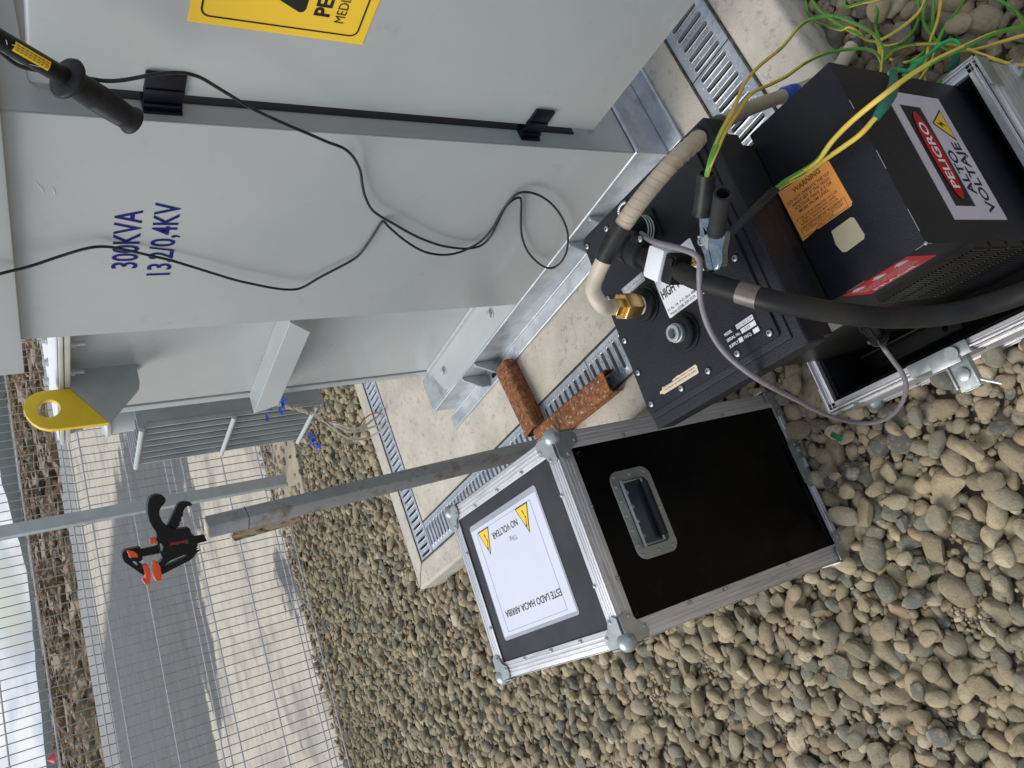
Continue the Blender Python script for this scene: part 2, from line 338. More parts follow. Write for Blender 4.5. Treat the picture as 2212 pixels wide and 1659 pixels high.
ca = me.color_attributes.new('damp', 'FLOAT_COLOR', 'POINT')
amp = np.clip(1.15-(GY-8)/8, .04, 1); ca.data.foreach_set('color', np.stack([np.clip(SD*.5+.5, 0, 1), amp, 0*amp, 0*amp+1], -1).astype(np.float32).ravel())
t = m_yard.node_tree; P = t.nodes['Principled BSDF']; src = P.inputs['Base Color'].links[0].from_socket
at_ = t.nodes.new('ShaderNodeAttribute'); at_.attribute_name = 'damp'; sp_ = t.nodes.new('ShaderNodeSeparateColor'); t.links.new(at_.outputs['Color'], sp_.inputs[0])
tcn = t.nodes.new('ShaderNodeTexCoord'); mpn = t.nodes.new('ShaderNodeMapping'); mpn.inputs['Scale'].default_value = (.8, 1.2, 1); t.links.new(tcn.outputs['Object'], mpn.inputs[0])
nz = t.nodes.new('ShaderNodeTexNoise'); nz.inputs['Scale'].default_value = 1.0; nz.inputs['Detail'].default_value = 9; nz.inputs['Roughness'].default_value = .68; t.links.new(mpn.outputs[0], nz.inputs['Vector'])
def mth(op, a, b):
    n = t.nodes.new('ShaderNodeMath'); n.operation = op
    for k, v in enumerate((a, b)):
        if hasattr(v, 'links') or hasattr(v, 'is_linked'): t.links.new(v, n.inputs[k])
        else: n.inputs[k].default_value = v
    return n.outputs[0]
nn = mth('MULTIPLY', mth('SUBTRACT', nz.outputs['Fac'], .5), mth('MULTIPLY', sp_.outputs['Green'], 3.0)); sm = mth('ADD', sp_.outputs['Red'], nn)
mr_ = t.nodes.new('ShaderNodeMapRange'); mr_.inputs[1].default_value = .46; mr_.inputs[2].default_value = .60; t.links.new(sm, mr_.inputs[0])
n5 = t.nodes.new('ShaderNodeTexNoise'); n5.inputs['Roughness'].default_value = .75; n5.inputs['Scale'].default_value = 1.6; n5.inputs['Detail'].default_value = 9; t.links.new(mpn.outputs[0], n5.inputs['Vector'])
cm = t.nodes.new('ShaderNodeMix'); cm.data_type = 'RGBA'; cm.inputs['A'].default_value = (.022, .022, .021, 1); cm.inputs['B'].default_value = (.185, .184, .178, 1); t.links.new(n5.outputs['Fac'], cm.inputs['Factor'])
fm = t.nodes.new('ShaderNodeMix'); fm.data_type = 'RGBA'; t.links.new(mr_.outputs[0], fm.inputs['Factor']); t.links.new(src, fm.inputs['A']); t.links.new(cm.outputs['Result'], fm.inputs['B']); t.links.new(fm.outputs['Result'], P.inputs['Base Color'])
me.materials.append(m_yard); o = bpy.data.objects.new('concrete_yard', me); C.objects.link(o); tag(o, kind='structure')
sheet('far_service_road', [(-80, 27.5), (90, 27.5), (90, 36), (-80, 36)], -.020, m_farr, kind='structure')
# far hills
def ridge(name, dist, h0, a, m, n=160):
    mb = MB(); v = []; 
    for i in range(n+1):
        t = math.radians(20+150*i/n); rr = random.random()
        hh = h0*(.55+.45*math.sin(i*.11+a)*math.sin(i*.037+2*a)+.05*math.sin(i*.53)+.05*rr)
        x, y = dist*math.cos(t), dist*math.sin(t)
        v += [(x*.97, y*.97, -1), (x, y, max(1, hh)), (x*1.08, y*1.08, -1)]
    f = []
    for i in range(n): b = 3*i; f += [(b, b+3, b+4, b+1), (b+1, b+4, b+5, b+2)]
    mb.add(v, f); return obj(name, mb, m, kind='structure', ang=180)
ridge('wooded_hills', 900, 30, 1.3, m_hill)
# scrub
mb = MB()
for i in range(3200):
    r = 37+300*random.random()**1.6; t = math.radians(40+95*random.random()); s = (.10+.75*random.random()**3)*(1+r/110)
    V, Fc = ICO[1]; x, y = r*math.cos(t), r*math.sin(t)
    mb.add([(x+v[0]*s*1.6*(.7+.6*random.random()), y+v[1]*s*(.7+.6*random.random()), -.3+v[2]*s*.55*(.6+.8*random.random())) for v in V], Fc)
obj('scrub', mb, m_shrub, kind='stuff', label='low brown and green scrub on the flat land beyond the yard', cat='scrub')
mb = MB(); bx, by, _ = at_d((106, 1640), 330); k = 330
F = Fr((bx, by, -.3)); mb.lathe([(.1, 0), (1.9, .1), (2.0, 1.9), (1.5, 2.6), (.2, 3.9), (.05, 4.1)], F, 16)
obj('red_beacon', mb, m_beacon, label='small red pointed beacon on the horizon far beyond the fence', cat='beacon')

# ------------------------------------------------------------------ concrete plinth with trench
pad = empty('concrete_plinth', (1.5, 1.9, 0), 'raised beige concrete plinth under the grey transformer, with a drain channel round it', 'concrete plinth')
TX0, TX1, TYa0, TYa1, TYb0, TYb1 = .662, .798, 3.012, 3.15, .728, .864
XE = 4.2
mb = MB()
mb.bb((TX1, TYb1, -.15), (XE, TYa0, PZ), b=.006)
obj('slab', mb, m_conc, pad)
mb = MB()
mb.prism([(PADX0, PADY0), (XE, PADY0), (XE, TYb0), (TX0, TYb0), (TX0, TYa1), (XE, TYa1), (XE, PADY1), (PADX0, PADY1)], -.15, PZ)
obj('kerb', mb, m_conc, pad, bev=.012)
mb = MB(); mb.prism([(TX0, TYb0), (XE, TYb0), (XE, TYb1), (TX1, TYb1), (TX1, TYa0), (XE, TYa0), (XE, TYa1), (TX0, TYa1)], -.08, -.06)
obj('trench_floor', mb, m_dark, pad)  # near-black colour puts the pit's shade into the floor
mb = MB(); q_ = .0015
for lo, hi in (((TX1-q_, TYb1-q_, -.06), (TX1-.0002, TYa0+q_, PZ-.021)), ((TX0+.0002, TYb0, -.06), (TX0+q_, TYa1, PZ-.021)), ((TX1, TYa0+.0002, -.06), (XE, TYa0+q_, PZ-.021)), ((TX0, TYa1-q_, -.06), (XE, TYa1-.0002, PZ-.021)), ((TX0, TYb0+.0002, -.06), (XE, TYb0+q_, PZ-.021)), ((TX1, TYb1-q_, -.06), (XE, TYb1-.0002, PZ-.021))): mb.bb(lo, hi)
obj('trench_shade_lining', mb, m_dark, pad)  # near-black sheets added so the grate slots look shaded
mb = MB(); e = .004
for lo, hi in (((TX1-.001, TYb1, PZ-.02), (TX1+e, TYa0, PZ+.0012)), ((TX1, TYb1-.001, PZ-.02), (XE, TYb1+e, PZ+.0016)), ((TX1, TYa0-e, PZ-.02), (XE, TYa0+.001, PZ+.0016)),
               ((TX0-e, TYb0, PZ-.02), (TX0+.001, TYa1, PZ+.0012)), ((TX0, TYb0-e, PZ-.02), (XE, TYb0+.001, PZ+.0016)), ((TX0, TYa1-.001, PZ-.02), (XE, TYa1+e*.6, PZ+.0016))):
    mb.bb(lo, hi)
obj('joint_seal', mb, m_seam, pad)
mb = MB(); mb.tube([(TX0-.002, TYa1+.001, PZ+.0006), (PADX0+.004, PADY1-.004, PZ+.0006)], .0016, 6); obj('corner_joint', mb, m_seam, pad)

def grate(o, xd, yd, n, pitch, wid, label, last=None):
    """slotted cover: runs along xd for n pitches, wid across along yd"""
    F = Fr(o, xd, yd); mb = MB(); Lr = n*pitch; t = .003; sl = wid*.66; sw = .0135
    N = 20
    for i in range(n):
        cx, cy = (i+.5)*pitch, wid/2
        cap = []; rec = []; hx, hy = pitch/2, wid/2
        for k in range(N):
            a = 2*math.pi*(k+.5)/N; ca, sa = math.cos(a), math.sin(a)
            cap.append((cx+sw/2*ca, cy+(sl/2-sw/2)*(1 if sa > 0 else -1)+sw/2*sa))
            s_ = min(hx/abs(ca) if abs(ca) > 1e-6 else 9, hy/abs(sa)*1.0 if abs(sa) > 1e-6 else 9); rec.append([cx+ca*s_, cy+sa*s_])
        # snap rectangle corners
        for sx_, sy_ in ((1, 1), (-1, 1), (-1, -1), (1, -1)):
            kk = min(range(N), key=lambda k: abs(rec[k][0]-(cx+sx_*hx))+abs(rec[k][1]-(cy+sy_*hy))); rec[kk] = [cx+sx_*hx, cy+sy_*hy]
        lip = [(cx+(c[0]-cx)*1.22, c[1]+(.0014 if c[1] > cy else -.0014)) for c in cap]; low = cap
        vs = [F.p((*r, 0)) for r in rec]+[F.p((cx+(c[0]-cx)*1.5, c[1]+(.003 if c[1] > cy else -.003), 0.0)) for c in cap]+[F.p((*c, .0016)) for c in lip]+[F.p((*c, .0008)) for c in low]+[F.p((*c, -.012)) for c in low]
        fs = []
        for q in range(4):
            for k in range(N): a, b_ = q*N+k, q*N+(k+1) % N; fs.append((a, b_, b_+N, a+N))
        mb.add(vs, fs)
        if i < n-1:
            for yy, s_ in ((.13, .9), (.36, .8), (.62, .8), (.87, .9)):
                mb.ball(((i+1)*pitch, wid*yy, .0), (.0022, .0062*s_, .0018), F, 0, 1)
    for yy in (0, wid): mb.bb((0, yy-.0012 if yy else 0, -.018), (Lr, yy if yy else .0012, -.0004), F)
    return obj('drain_grate', mb, m_galvB, label=label, cat='drain grate', group='slotted drain covers round the plinth', ang=50)
gz = PZ-.002; pt_ = .0315; g = .002
wd = TX1-TX0-2*g
grate((TX1-g, 3.008-44*pt_+0, gz), (0, 1, 0), (-1, 0, 0), 44, pt_, wd, 'slotted steel drain cover under the rusty channels and the foot of the steel post')
grate((TX1-g, 3.008-44*pt_-.003-24*pt_, gz), (0, 1, 0), (-1, 0, 0), 24, pt_, wd, 'slotted steel drain cover mostly hidden under the black test set')
grate((TX0+g, TYa0+g, gz), (1, 0, 0), (0, 1, 0), 32, pt_, TYa1-TYa0-2*g, 'slotted steel drain cover along the far edge of the plinth, ending at its corner')
grate((TX0+g+32*pt_+.003, TYa0+g, gz), (1, 0, 0), (0, 1, 0), 32, pt_, TYa1-TYa0-2*g, 'slotted steel drain cover hidden behind the transformer tank')
sx0 = 1.128
grate((TX1+.004, TYb0+g, gz), (1, 0, 0), (0, 1, 0), int((sx0-TX1-.004)/pt_), pt_, TYb1-TYb0-2*g, 'slotted steel drain cover beside the black test set and under the beige cable')
grate((TX1+.007+int((sx0-TX1-.004)/pt_)*pt_, TYb0+g, gz), (1, 0, 0), (0, 1, 0), 32, pt_, TYb1-TYb0-2*g, 'slotted steel drain cover under the open transformer door, at the photo edge')

# ------------------------------------------------------------------ stones
PAL = [((.37, .30, .205), 5), ((.42, .35, .245), 4), ((.32, .265, .185), 4), ((.27, .24, .18), 3.2), ((.22, .21, .17), 2.8), ((.18, .18, .16), 1.8), ((.48, .41, .30), 1.6), ((.43, .32, .21), .5), ((.15, .15, .14), .35), ((.25, .17, .125), .15), ((.52, .48, .40), .3)]
pc = [c for c, _ in PAL]; pw = np.array([w_ for _, w_ in PAL]); pw = pw/pw.sum()
def stone_shape(sub):
    V, Fc = ICO[sub]; v = V.copy()
    ax = rng.normal(size=(3, 3)); am = rng.uniform(.03, .15, 3); ph = rng.uniform(0, 6, 3)
    d = 1+sum(am[i]*np.sin(v@ax[i]*1.5+ph[i]) for i in range(3)); v = v*d[:, None]
    if rng.random() < .8:
        for _ in range(rng.integers(2, 9)):
            n = rng.normal(size=3); n /= np.linalg.norm(n); t = rng.uniform(.55, .85); s = v@n; k = s > t
            v[k] -= np.outer((s[k]-t)*.88, n)
    v = np.sign(v)*np.abs(v)**rng.uniform(.86, 1.0)
    return v, Fc
SH = {1: [stone_shape(1) for _ in range(40)], 2: [stone_shape(2) for _ in range(80)], 3: [stone_shape(3) for _ in range(110)]}
def blocked(x, y, r):
    if x > PADX0-r*.55 and PADY0-r*.55 < y < PADY1+r*.55: return True
    for F, x0, x1, y0, y1 in BLK:
        q = F.inv((x, y, 0))
        if x0-r*.3 < q[0] < x1+r*.3 and y0-r*.3 < q[1] < y1+r*.3: return True
    return False
CV = yawf(-4, (.23, 1.424, 0)); DV = yawf(-5.5)
BLK = [(CV, -.19, .19, -.24, .24), (DV, .20, .58, .45, .93)]
bare = [(at_z((1424, 1500), 0)[:2], .075), (at_z((1520, 1450), 0)[:2], .04), (at_z((2075, 1330), 0)[:2], .045), (at_z((1680, 1585), 0)[:2], .02)]
cell = .05; grid = {}; stones = []
def ok(x, y, r, ov):
    i, j = int(math.floor(x/cell)), int(math.floor(y/cell))
    for a in range(i-2, i+3):
        for b in range(j-2, j+3):
            for (X, Y, R) in grid.get((a, b), ()):
                if (x-X)**2+(y-Y)**2 < (ov*(r+R))**2: return False
    return True
def scatter(n, r0, r1, ov, zz, zone, tight=1):
    for _ in range(n):
        x = random.uniform(zone[0], zone[1]); y = random.uniform(zone[2], zone[3])
        if not seen((x, y, .02), 520): continue
        r = random.uniform(r0, r1)
        if blocked(x, y, r): continue
        bd = min((math.hypot(x-c[0], y-c[1])/q for c, q in bare))
        if bd < 1 and (r > .012 or random.random() < .3): continue
        if not ok(x, y, r, ov): continue
        grid.setdefault((int(math.floor(x/cell)), int(math.floor(y/cell))), []).append((x, y, r)); stones.append((x, y, zz(r), r))
Z0 = (-3.0, 4.6, -.1, 5.45)
scatter(6500, .023, .031, .80, lambda r: random.uniform(-.012, .004), Z0)
scatter(110000, .0145, .0235, .70, lambda r: random.uniform(-.016, .0), Z0)
scatter(190000, .0085, .0145, .68, lambda r: random.uniform(-.018, -.006), Z0)
Z1 = (-1.2, 1.6, .05, 2.2)
scatter(60000, .004, .009, .68, lambda r: random.uniform(-.022, -.010), Z1)
for (bx_, by_), br_ in bare: scatter(900, .0025, .006, .7, lambda r: random.uniform(-.022, -.014), (bx_-br_, bx_+br_, by_-br_, by_+br_))
# a loose upper layer resting on the others
grid = {}
scatter(7000, .014, .024, 1.05, lambda r: .016+random.uniform(0, .008), Z0)
def stone_geo(x, y, z, r, sub):
    v, Fc = SH[sub][rng.integers(len(SH[sub]))]
    a = r*np.array([rng.uniform(1.12, 1.5), rng.uniform(.84, 1.05), rng.uniform(.55, .82)])
    q = v*a; ry, rx = rng.normal(0, .22), rng.normal(0, .22); rz = rng.uniform(0, 6.28)
    c, s = math.cos(rx), math.sin(rx); q = q@np.array([[1, 0, 0], [0, c, s], [0, -s, c]])
    c, s = math.cos(ry), math.sin(ry); q = q@np.array([[c, 0, -s], [0, 1, 0], [s, 0, c]])
    c, s = math.cos(rz), math.sin(rz); q = q@np.array([[c, s, 0], [-s, c, 0], [0, 0, 1]])
    col = np.array(pc[rng.choice(len(pc), p=pw)])*np.array([1.0, .995, .92])*rng.uniform(.78, 1.22)
    return q, Fc, col
def set_col(me, cols):
    a = me.color_attributes.new('col', 'FLOAT_COLOR', 'POINT'); a.data.foreach_set('color', cols.astype(np.float32).ravel())
def screen(q):
    d = RW.T@(np.array(q, float)-CAM); return F_*q[3]/d[2] if len(q) > 3 else 0
def hidden(x, y, z):
    # behind either case or the plinth things: sample the sight line
    for t in np.linspace(.0, .7, 30):
        q = np.array([x, y, z])*(1-t)+CAM*t
        a = CV.inv(q)
        if abs(a[0]) < .2 and abs(a[1]) < .25 and q[2] < .67: return True
        a = DV.inv(q)
        if .17 < a[0] < .6 and .43 < a[1] < .95 and (q[2] < .16 or (.26 < a[0] and q[2] < .5) or (a[1] > .62 and q[2] < .65)): return True
    return False
def rad_px(s): d = RW.T@(np.array(s[:3])-CAM); return F_*s[3]/d[2]
order = sorted([i for i, s in enumerate(stones) if seen(s[:3], -8)], key=lambda i: -rad_px(stones[i]))
big = []
for i in order:
    if len(big) >= 300: break
    s = stones[i]
    if s[3] > .013 and not hidden(*s[:3]): big.append(i)
bigset = set(big)
for i in big:
    x, y, z, r = stones[i]; q, Fc, col = stone_geo(x, y, z, r, 3)
    me = bpy.data.meshes.new('river_stone'); me.from_pydata(q.tolist(), [], Fc); me.materials.append(m_stone)
    me.polygons.foreach_set('use_smooth', [True]*len(Fc)); me.set_sharp_from_angle(angle=math.radians(30)); set_col(me, np.tile(np.append(col, 1), (len(q), 1)))
    o = bpy.data.objects.new('river_stone', me); o.location = (x, y, z); C.objects.link(o)
    tag(o, 'rounded beige or grey river stone lying loose in the foreground of the gravel', 'stone', 'river stones in the foreground')
VV = []; FF = []; CC = []; nb = 0
for i, (x, y, z, r) in enumerate(stones):
    if i in bigset: continue
    px = rad_px((x, y, z, r)); sub = 3 if px > 26 else (2 if px > 7 else 1)
    q, Fc, col = stone_geo(x, y, z, r, sub)
    VV.append(q+np.array([x, y, z])); FF.append(np.array(Fc)+nb); CC.append(np.tile(np.append(col, 1), (len(q), 1))); nb += len(q)
VV = np.concatenate(VV); FF = np.concatenate(FF); CC = np.concatenate(CC)
me = bpy.data.meshes.new('gravel'); me.vertices.add(len(VV)); me.vertices.foreach_set('co', VV.ravel())
me.loops.add(len(FF)*3); me.loops.foreach_set('vertex_index', FF.ravel()); me.polygons.add(len(FF))
me.polygons.foreach_set('loop_start', np.arange(0, len(FF)*3, 3)); me.polygons.foreach_set('loop_total', np.full(len(FF), 3)); me.polygons.foreach_set('use_smooth', np.ones(len(FF), bool))
me.update(); me.set_sharp_from_angle(angle=math.radians(48)); me.materials.append(m_stone); set_col(me, CC)
o = bpy.data.objects.new('gravel', me); C.objects.link(o); tag(o, 'bed of rounded beige and grey river gravel around the plinth', 'gravel', None, 'stuff')
print('stones', len(stones), 'faces', len(FF))

# ------------------------------------------------------------------ fence
fa = np.array([1.322, 5.145, 0.]); fd = np.array([-.9974, .072, 0.]); FF_ = Fr(fa, fd, (0, 0, 1))
fn = FF_.z
fence = empty('mesh_fence', fa, 'galvanised welded wire mesh fence panel with folded ridges in front of the yard', 'fence')
zr = [.03, .093, .134, .374, .623, .680, .726, .957, 1.191, 1.244, 1.29, 1.527, 1.749, 1.80]
def fold(z):
    for c in (.093, .676, 1.242, 1.79):
        if abs(z-c) < .052: return .038*(1-abs(z-c)/.052)
    return 0
mb = MB(); s0, s1 = -2.4, 2.6
for z in zr: mb.cyl(FF_.p((s0, z, fold(z)-.004)), FF_.p((s1, z, fold(z)-.005)), .0046, 8)
obj('horizontal_wires', mb, m_wire, fence)
mb = MB(); n = int((s1-s0)/.0555)
zz = sorted(set(zr+[.041, .145, .624, .676, .728, 1.19, 1.242, 1.294]))
for i in range(n+1):
    s_ = s0+i*.0555; mb.tube([FF_.p((s_, z, fold(z))) for z in zz], .0031, 6)
obj('upright_wires', mb, m_wireV, fence)
# post
fp = np.array([1.845, 5.02, 0]); mb = MB(); Fp = Fr(fp, fd, (0, 0, 1))
mb.bb((-.036, .0, -.03), (.036, 1.95, .03), Fp, b=.004)
po = obj('fence_post', mb, m_fpost, label='square galvanised fence post standing in a sandy concrete footing', cat='fence post')
mb = MB(); q = [P2(p, .0) for p in [(590, 940), (640, 952), (662, 1062), (612, 1108)]]; mb.prism([(x, y) for x, y in q], -.05, .018)
obj('footing', mb, m_foot, po, bev=.008)

# ------------------------------------------------------------------ power transformer
tr = empty('power_transformer', (1.6, 1.8, PZ), 'large light grey oil transformer with an open cable box door, on the concrete plinth', 'transformer')
XF, YF, ZB, ZT = 1.033, 1.012, .218, 1.508
mb = MB()   # cable box shell with an open door side
D1 = 1.9    # depth in X
mb.bb((XF, YF, ZB), (XF+.004, 1.66, ZT)); mb.bb((XF+.004, 1.655, ZB), (D1, 1.66, ZT)); mb.bb((XF+.004, YF+.03, ZB), (D1, 1.655, ZB+.004))
mb.bb((D1, YF+.03, ZB), (D1+.004, 1.66, ZT))
cab = obj('cable_box', mb, m_paint, tr, bev=.0012)
mb = MB(); r_ = .022
ox0, ox1, oz0, oz1 = 1.085, 1.80, .312, 1.462
mb.prism([(XF+.004, ZB), (D1+.004, ZB), (D1+.004, ZT), (XF+.004, ZT)], -.0, .03, Fr((0, YF+.03, 0), (1, 0, 0), (0, 0, 1)), holes=[list(reversed(rrect(ox0, oz0, ox1, oz1, r_)))])
obj('door_frame', mb, m_paint, tr)
mb = MB(); mb.bb((1.12, YF+.2, .32), (1.8, YF+.205, 1.46)); obj('box_shade_sheet', mb, m_dark, tr)  # dark sheet stands in for the unlit inside of the box
mb = MB()   # recessed gasket channel
mb.prism(rrect(ox0-.001, oz0-.001, ox1, oz1, r_), -.022, -.018, Fr((0, YF, 0), (1, 0, 0), (0, 0, 1)), holes=[list(reversed(rrect(ox0+.045, oz0+.045, ox1-.045, oz1-.045, .01)))])
obj('frame_return', mb, m_paint, tr)
mb = MB(); mb.bb((ox0-.005, YF-.003, .385), (ox0+.016, YF+.018, 1.43), b=.002, m=1); mb.bb((ox0+.016, YF-.006, .385), (ox0+.05, YF+.016, 1.43), b=.003)
obj('door_gasket', mb, [m_gasket, mat('gasket_edge', (.028, .032, .034), .5)], tr)
mb = MB(); mb.bb((XF-.022, YF-.028, 1.506), (D1+.03, 1.768, 1.60), b=.004); obj('roof', mb, m_paint, tr)
# door, swung open towards the camera side
a_ = math.radians(-94); DF = Fr((1.066, .984, 0), (math.cos(a_), math.sin(a_), 0), (0, 0, 1))   # x along door, y up, z out
if DF.z[0] > 0: DF = Fr((1.066, .984, 0), (math.cos(a_), math.sin(a_), 0), (0, 0, 1))
zs = 1 if (DF.z@np.array([-1, 0, 0])) > 0 else -1
mb = MB(); mb.bb((0, .351, min(0, -zs*.028)), (.74, 1.464, max(0, -zs*.028)), DF, b=.007, seg=3)
door = obj('door', mb, m_paint, tr)
# warning sign on the door: local s .137.. , z .976-1.256
SD = Fr(DF.p((0, 0, zs*.0004)), DF.x, DF.y) if zs > 0 else None
if SD is None: SD = Fr(DF.p((0, 0, -.0004)), DF.x, DF.y)
xd, yd = DF.x, DF.y; OUT = DF.z*zs
def dp(s_, z, l=.0): return DF.p((s_, z, zs*l))
mb = MB(); mb.prism([(.158, .975), (.385, .975), (.385, 1.256), (.158, 1.256)], .0, .0012*zs, DF) if zs > 0 else mb.prism([(.158, .975), (.385, .975), (.385, 1.256), (.158, 1.256)], -.0012, 0, DF)
sign = obj('warning_sign', mb, m_signY, door, label='yellow warning sign with black lettering on the open door')
mb = MB()
out_ = rrect(.172, .990, .371, 1.241, .014); inn = rrect(.1748, .9928, .3682, 1.2382, .0115)
lo_, hi_ = (.0013, .0017) if zs > 0 else (-.0017, -.0013)
mb.prism(out_, lo_, hi_, DF, holes=[list(reversed(inn))])
tri = [(.205, 1.096), (.207, 1.090), (.213, 1.087), (.329, 1.087), (.335, 1.090), (.337, 1.096), (.276, 1.222), (.271, 1.225), (.266, 1.222)]; tin = [(.229, 1.101), (.313, 1.101), (.271, 1.190)]
mb.prism(tri, lo_, hi_, DF, holes=[list(reversed(tin))])
mb.prism([(.277, 1.172), (.262, 1.140), (.271, 1.142), (.267, 1.112), (.281, 1.147), (.272, 1.145)], lo_, hi_, DF)
def txd(mb, s, s0, z0, h, w, l=.0018, bold=0): return txt(mb, s, dp(s0, z0, l), xd, yd, h, w, 0, 0, bold=bold)
txd(mb, 'PELIGRO', .204, 1.048, .0245, .134, bold=.03)
txd(mb, 'MEDIA TENSION', .196, 1.021, .0165, .150, bold=0)
obj('sign_lettering', mb, m_ink, sign)
# hinges
def hinge(zc, hl):
    mb = MB()
    G = Fr((1.055, YF, zc), (1, 0, 0), (0, 0, 1))   # z axis = -Y
    mb.bb((-.006, -hl/2, .0), (.026, hl/2, .006), G, b=.002)
    mb.bb((.0, -hl/2, .004), (.030, hl/2, .016), G, b=.003)
    for k in range(4): mb.lathe([(.0055, 0), (.0055, hl/4-.001)], Fr(G.p((.024, -hl/2+k*hl/4, .020)), (1, 0, 0), (0, 1, 0)), 10)
    mb.bb((.012, -hl/2, .022), (.017, hl/2, .058), G, b=.002)
    lo_z, hi_z = (.0005, .0075) if zs > 0 else (-.0075, -.0005)
    mb.bb((-.014, zc-hl/2, min(lo_z, hi_z)), (.052, zc+hl/2, max(lo_z, hi_z)), DF, b=.002)
    mb.bb((.008, zc-hl/2, min(lo_z, hi_z)-.002), (.020, zc+hl/2, max(lo_z, hi_z)+.003), DF, b=.002)
    return obj('hinge', mb, m_navy, tr, bev=.0)
hinge(1.275, .062); hinge(.522, .05)
mb = MB(); txt(mb, '300KVA', (XF-.0005, 1.415, 1.295), (0, -1, 0), (0, 0, 1), .0465, .18, .0004, bold=.012)
txt(mb, '13,2/0,4KV', (XF-.0005, 1.442, 1.2295), (0, -1, 0), (0, 0, 1), .045, .229, .0004, bold=.012)
obj('rating_lettering', mb, m_blue, cab)
# scratches
mb = MB()
for a, b_ in (((78, 392), (95, 417)), ((88, 400), (93, 411)), ((113, 403), (119, 418))): mb.tube([at_X(a, XF-.0006), at_X(b_, XF-.0006)], [.0003, .0007], 5)
obj('paint_scratch', mb, m_white, cab)
# skid
mb = MB(); SX, ZC = 1.031, .217
mb.bb((.98, .953, PZ+.001), (SX+.0, 2.458, PZ+.012)); mb.bb((SX, 1.004, PZ+.001), (SX+.010, 2.372, ZC)); mb.bb((SX+.010, 1.1, ZC-.010), (1.17, 2.385, ZC))
mb.bb((SX, .953, PZ+.0015), (3.2, 1.004, PZ+.0125)); mb.bb((SX+.002, 1.004, PZ+.0012), (3.2, 1.014, ZC-.0015))
obj('skid_frame', mb, m_galv, tr, bev=.004)
mb = MB(); mb.tube([(SX+.002, 1.006, ZC-.001), (SX+.002, 2.37, ZC-.001)], .0045, 8); mb.tube([(SX+.002, 1.006, ZC-.001), (3.2, 1.006, ZC-.001)], .0045, 8)
mb.tube([(SX-.001, 1.003, PZ+.013), (SX-.001, 2.42, PZ+.013)], .003, 8)
obj('weld_seam', mb, m_galvB, tr)
for yy in (2.01, 2.115, 1.355, 1.245):
    mb = MB(); mb.prism([(0, PZ+.012), (-.046, PZ+.012), (-.046, PZ+.045), (-.012, ZC-.004), (0, ZC-.004)], -.004, .004, Fr((SX, yy, 0), (1, 0, 0), (0, 0, 1)))
    obj('gusset', mb, m_galv, tr, bev=.0015)
mb = MB(); mb.prism(rrect(-.009, -.02, .009, .02, .0085), 0, .0008, Fr((1.006, 2.065, PZ+.012)), m=0); obj('bolt_slot_shade', mb, m_dark, tr)  # flat dark patch paints the shade of a slot
# tank
mb = MB(); pl = []
for k in range(7): a = math.radians(90*k/6); pl.append((1.185-.02*math.sin(a), 2.278+.02*math.cos(a)))
pl = [(2.4, 1.62)]+[(2.4, 2.298)]+pl+[(1.165, 1.62)]
mb.prism(pl, ZC+.002, 1.402); tank = obj('tank', mb, m_paint, tr, ang=30)
mb = MB()
mb.tube([(1.163, 1.70, ZC+.013), (1.163, 2.285, ZC+.013)], .008, 8); obj('weld_bead', mb, m_weld, tank); mb = MB(); mb.tube([(1.163, 2.052, 1.39), (1.163, 2.052, 1.228)], .006, 8)
mb.tube([(1.163, 2.062, 1.39), (1.163, 2.062, 1.228)], .006, 8)
obj('weld_bead', mb, m_weld, tank)
mb = MB(); mb.bb((1.165, 2.298, ZC+.004), (1.176, 2.330, 1.40), b=.003); mb.bb((1.178, 2.306, ZC+.004), (1.19, 2.338, 1.40), b=.003); obj('corner_fold', mb, m_paint, tank)
mb = MB(); bp = [(1.033, 1.655), (1.17, 1.655), (1.17, 2.292)]+[(1.085+.0, 2.252)]+[(1.05, 2.225), (1.034, 2.19), (1.03, 2.145)]
mb.prism(bp, ZC+.001, ZC+.010); bpl = obj('base_plate', mb, m_paintL, tr, bev=.0015)
for q in ((1.103, 2.19), (1.088, 1.795)):
    mb = MB(); G = Fr((q[0], q[1], ZC+.010)); mb.lathe([(.019, 0), (.019, .002)], G, 24); mb.lathe([(.0125, .002), (.0125, .010), (.010, .0115)], G, 6); obj('bolt', mb, m_paintL, bpl)
# cover flanges
mb = MB(); mb.bb((1.115, 1.66, 1.402), (2.45, 2.385, 1.416), b=.003); mb.bb((1.112, 1.66, 1.4175), (2.452, 2.388, 1.428), b=.003); tf = obj('cover_flange', mb, m_flange, tr)
mb = MB(); mb.bb((1.125, 1.66, 1.4295), (2.44, 2.375, 1.434), b=.001); cover = obj('tank_cover', mb, m_white, tr)  # white here paints the sky's reflection onto the cover
for yy in (1.73, 1.86, 2.0, 2.37-.03):
    mb = MB(); G = Fr((1.135, yy, 1.402), (1, 0, 0), (0, -1, 0)); mb.lathe([(.011, 0), (.011, .012)], G, 6); mb.lathe([(.006, .012), (.006, .034)], G, 10); obj('flange_bolt', mb, m_paint, tr)
for yy in (1.75, 1.86, 1.97, 2.10, 2.22, 2.33):
    mb = MB(); G = Fr((1.30, yy, 1.434)); mb.lathe([(.014, 0), (.014, .004), (.010, .005), (.010, .014)], G, 6); obj('cover_bolt', mb, m_paintL, cover)
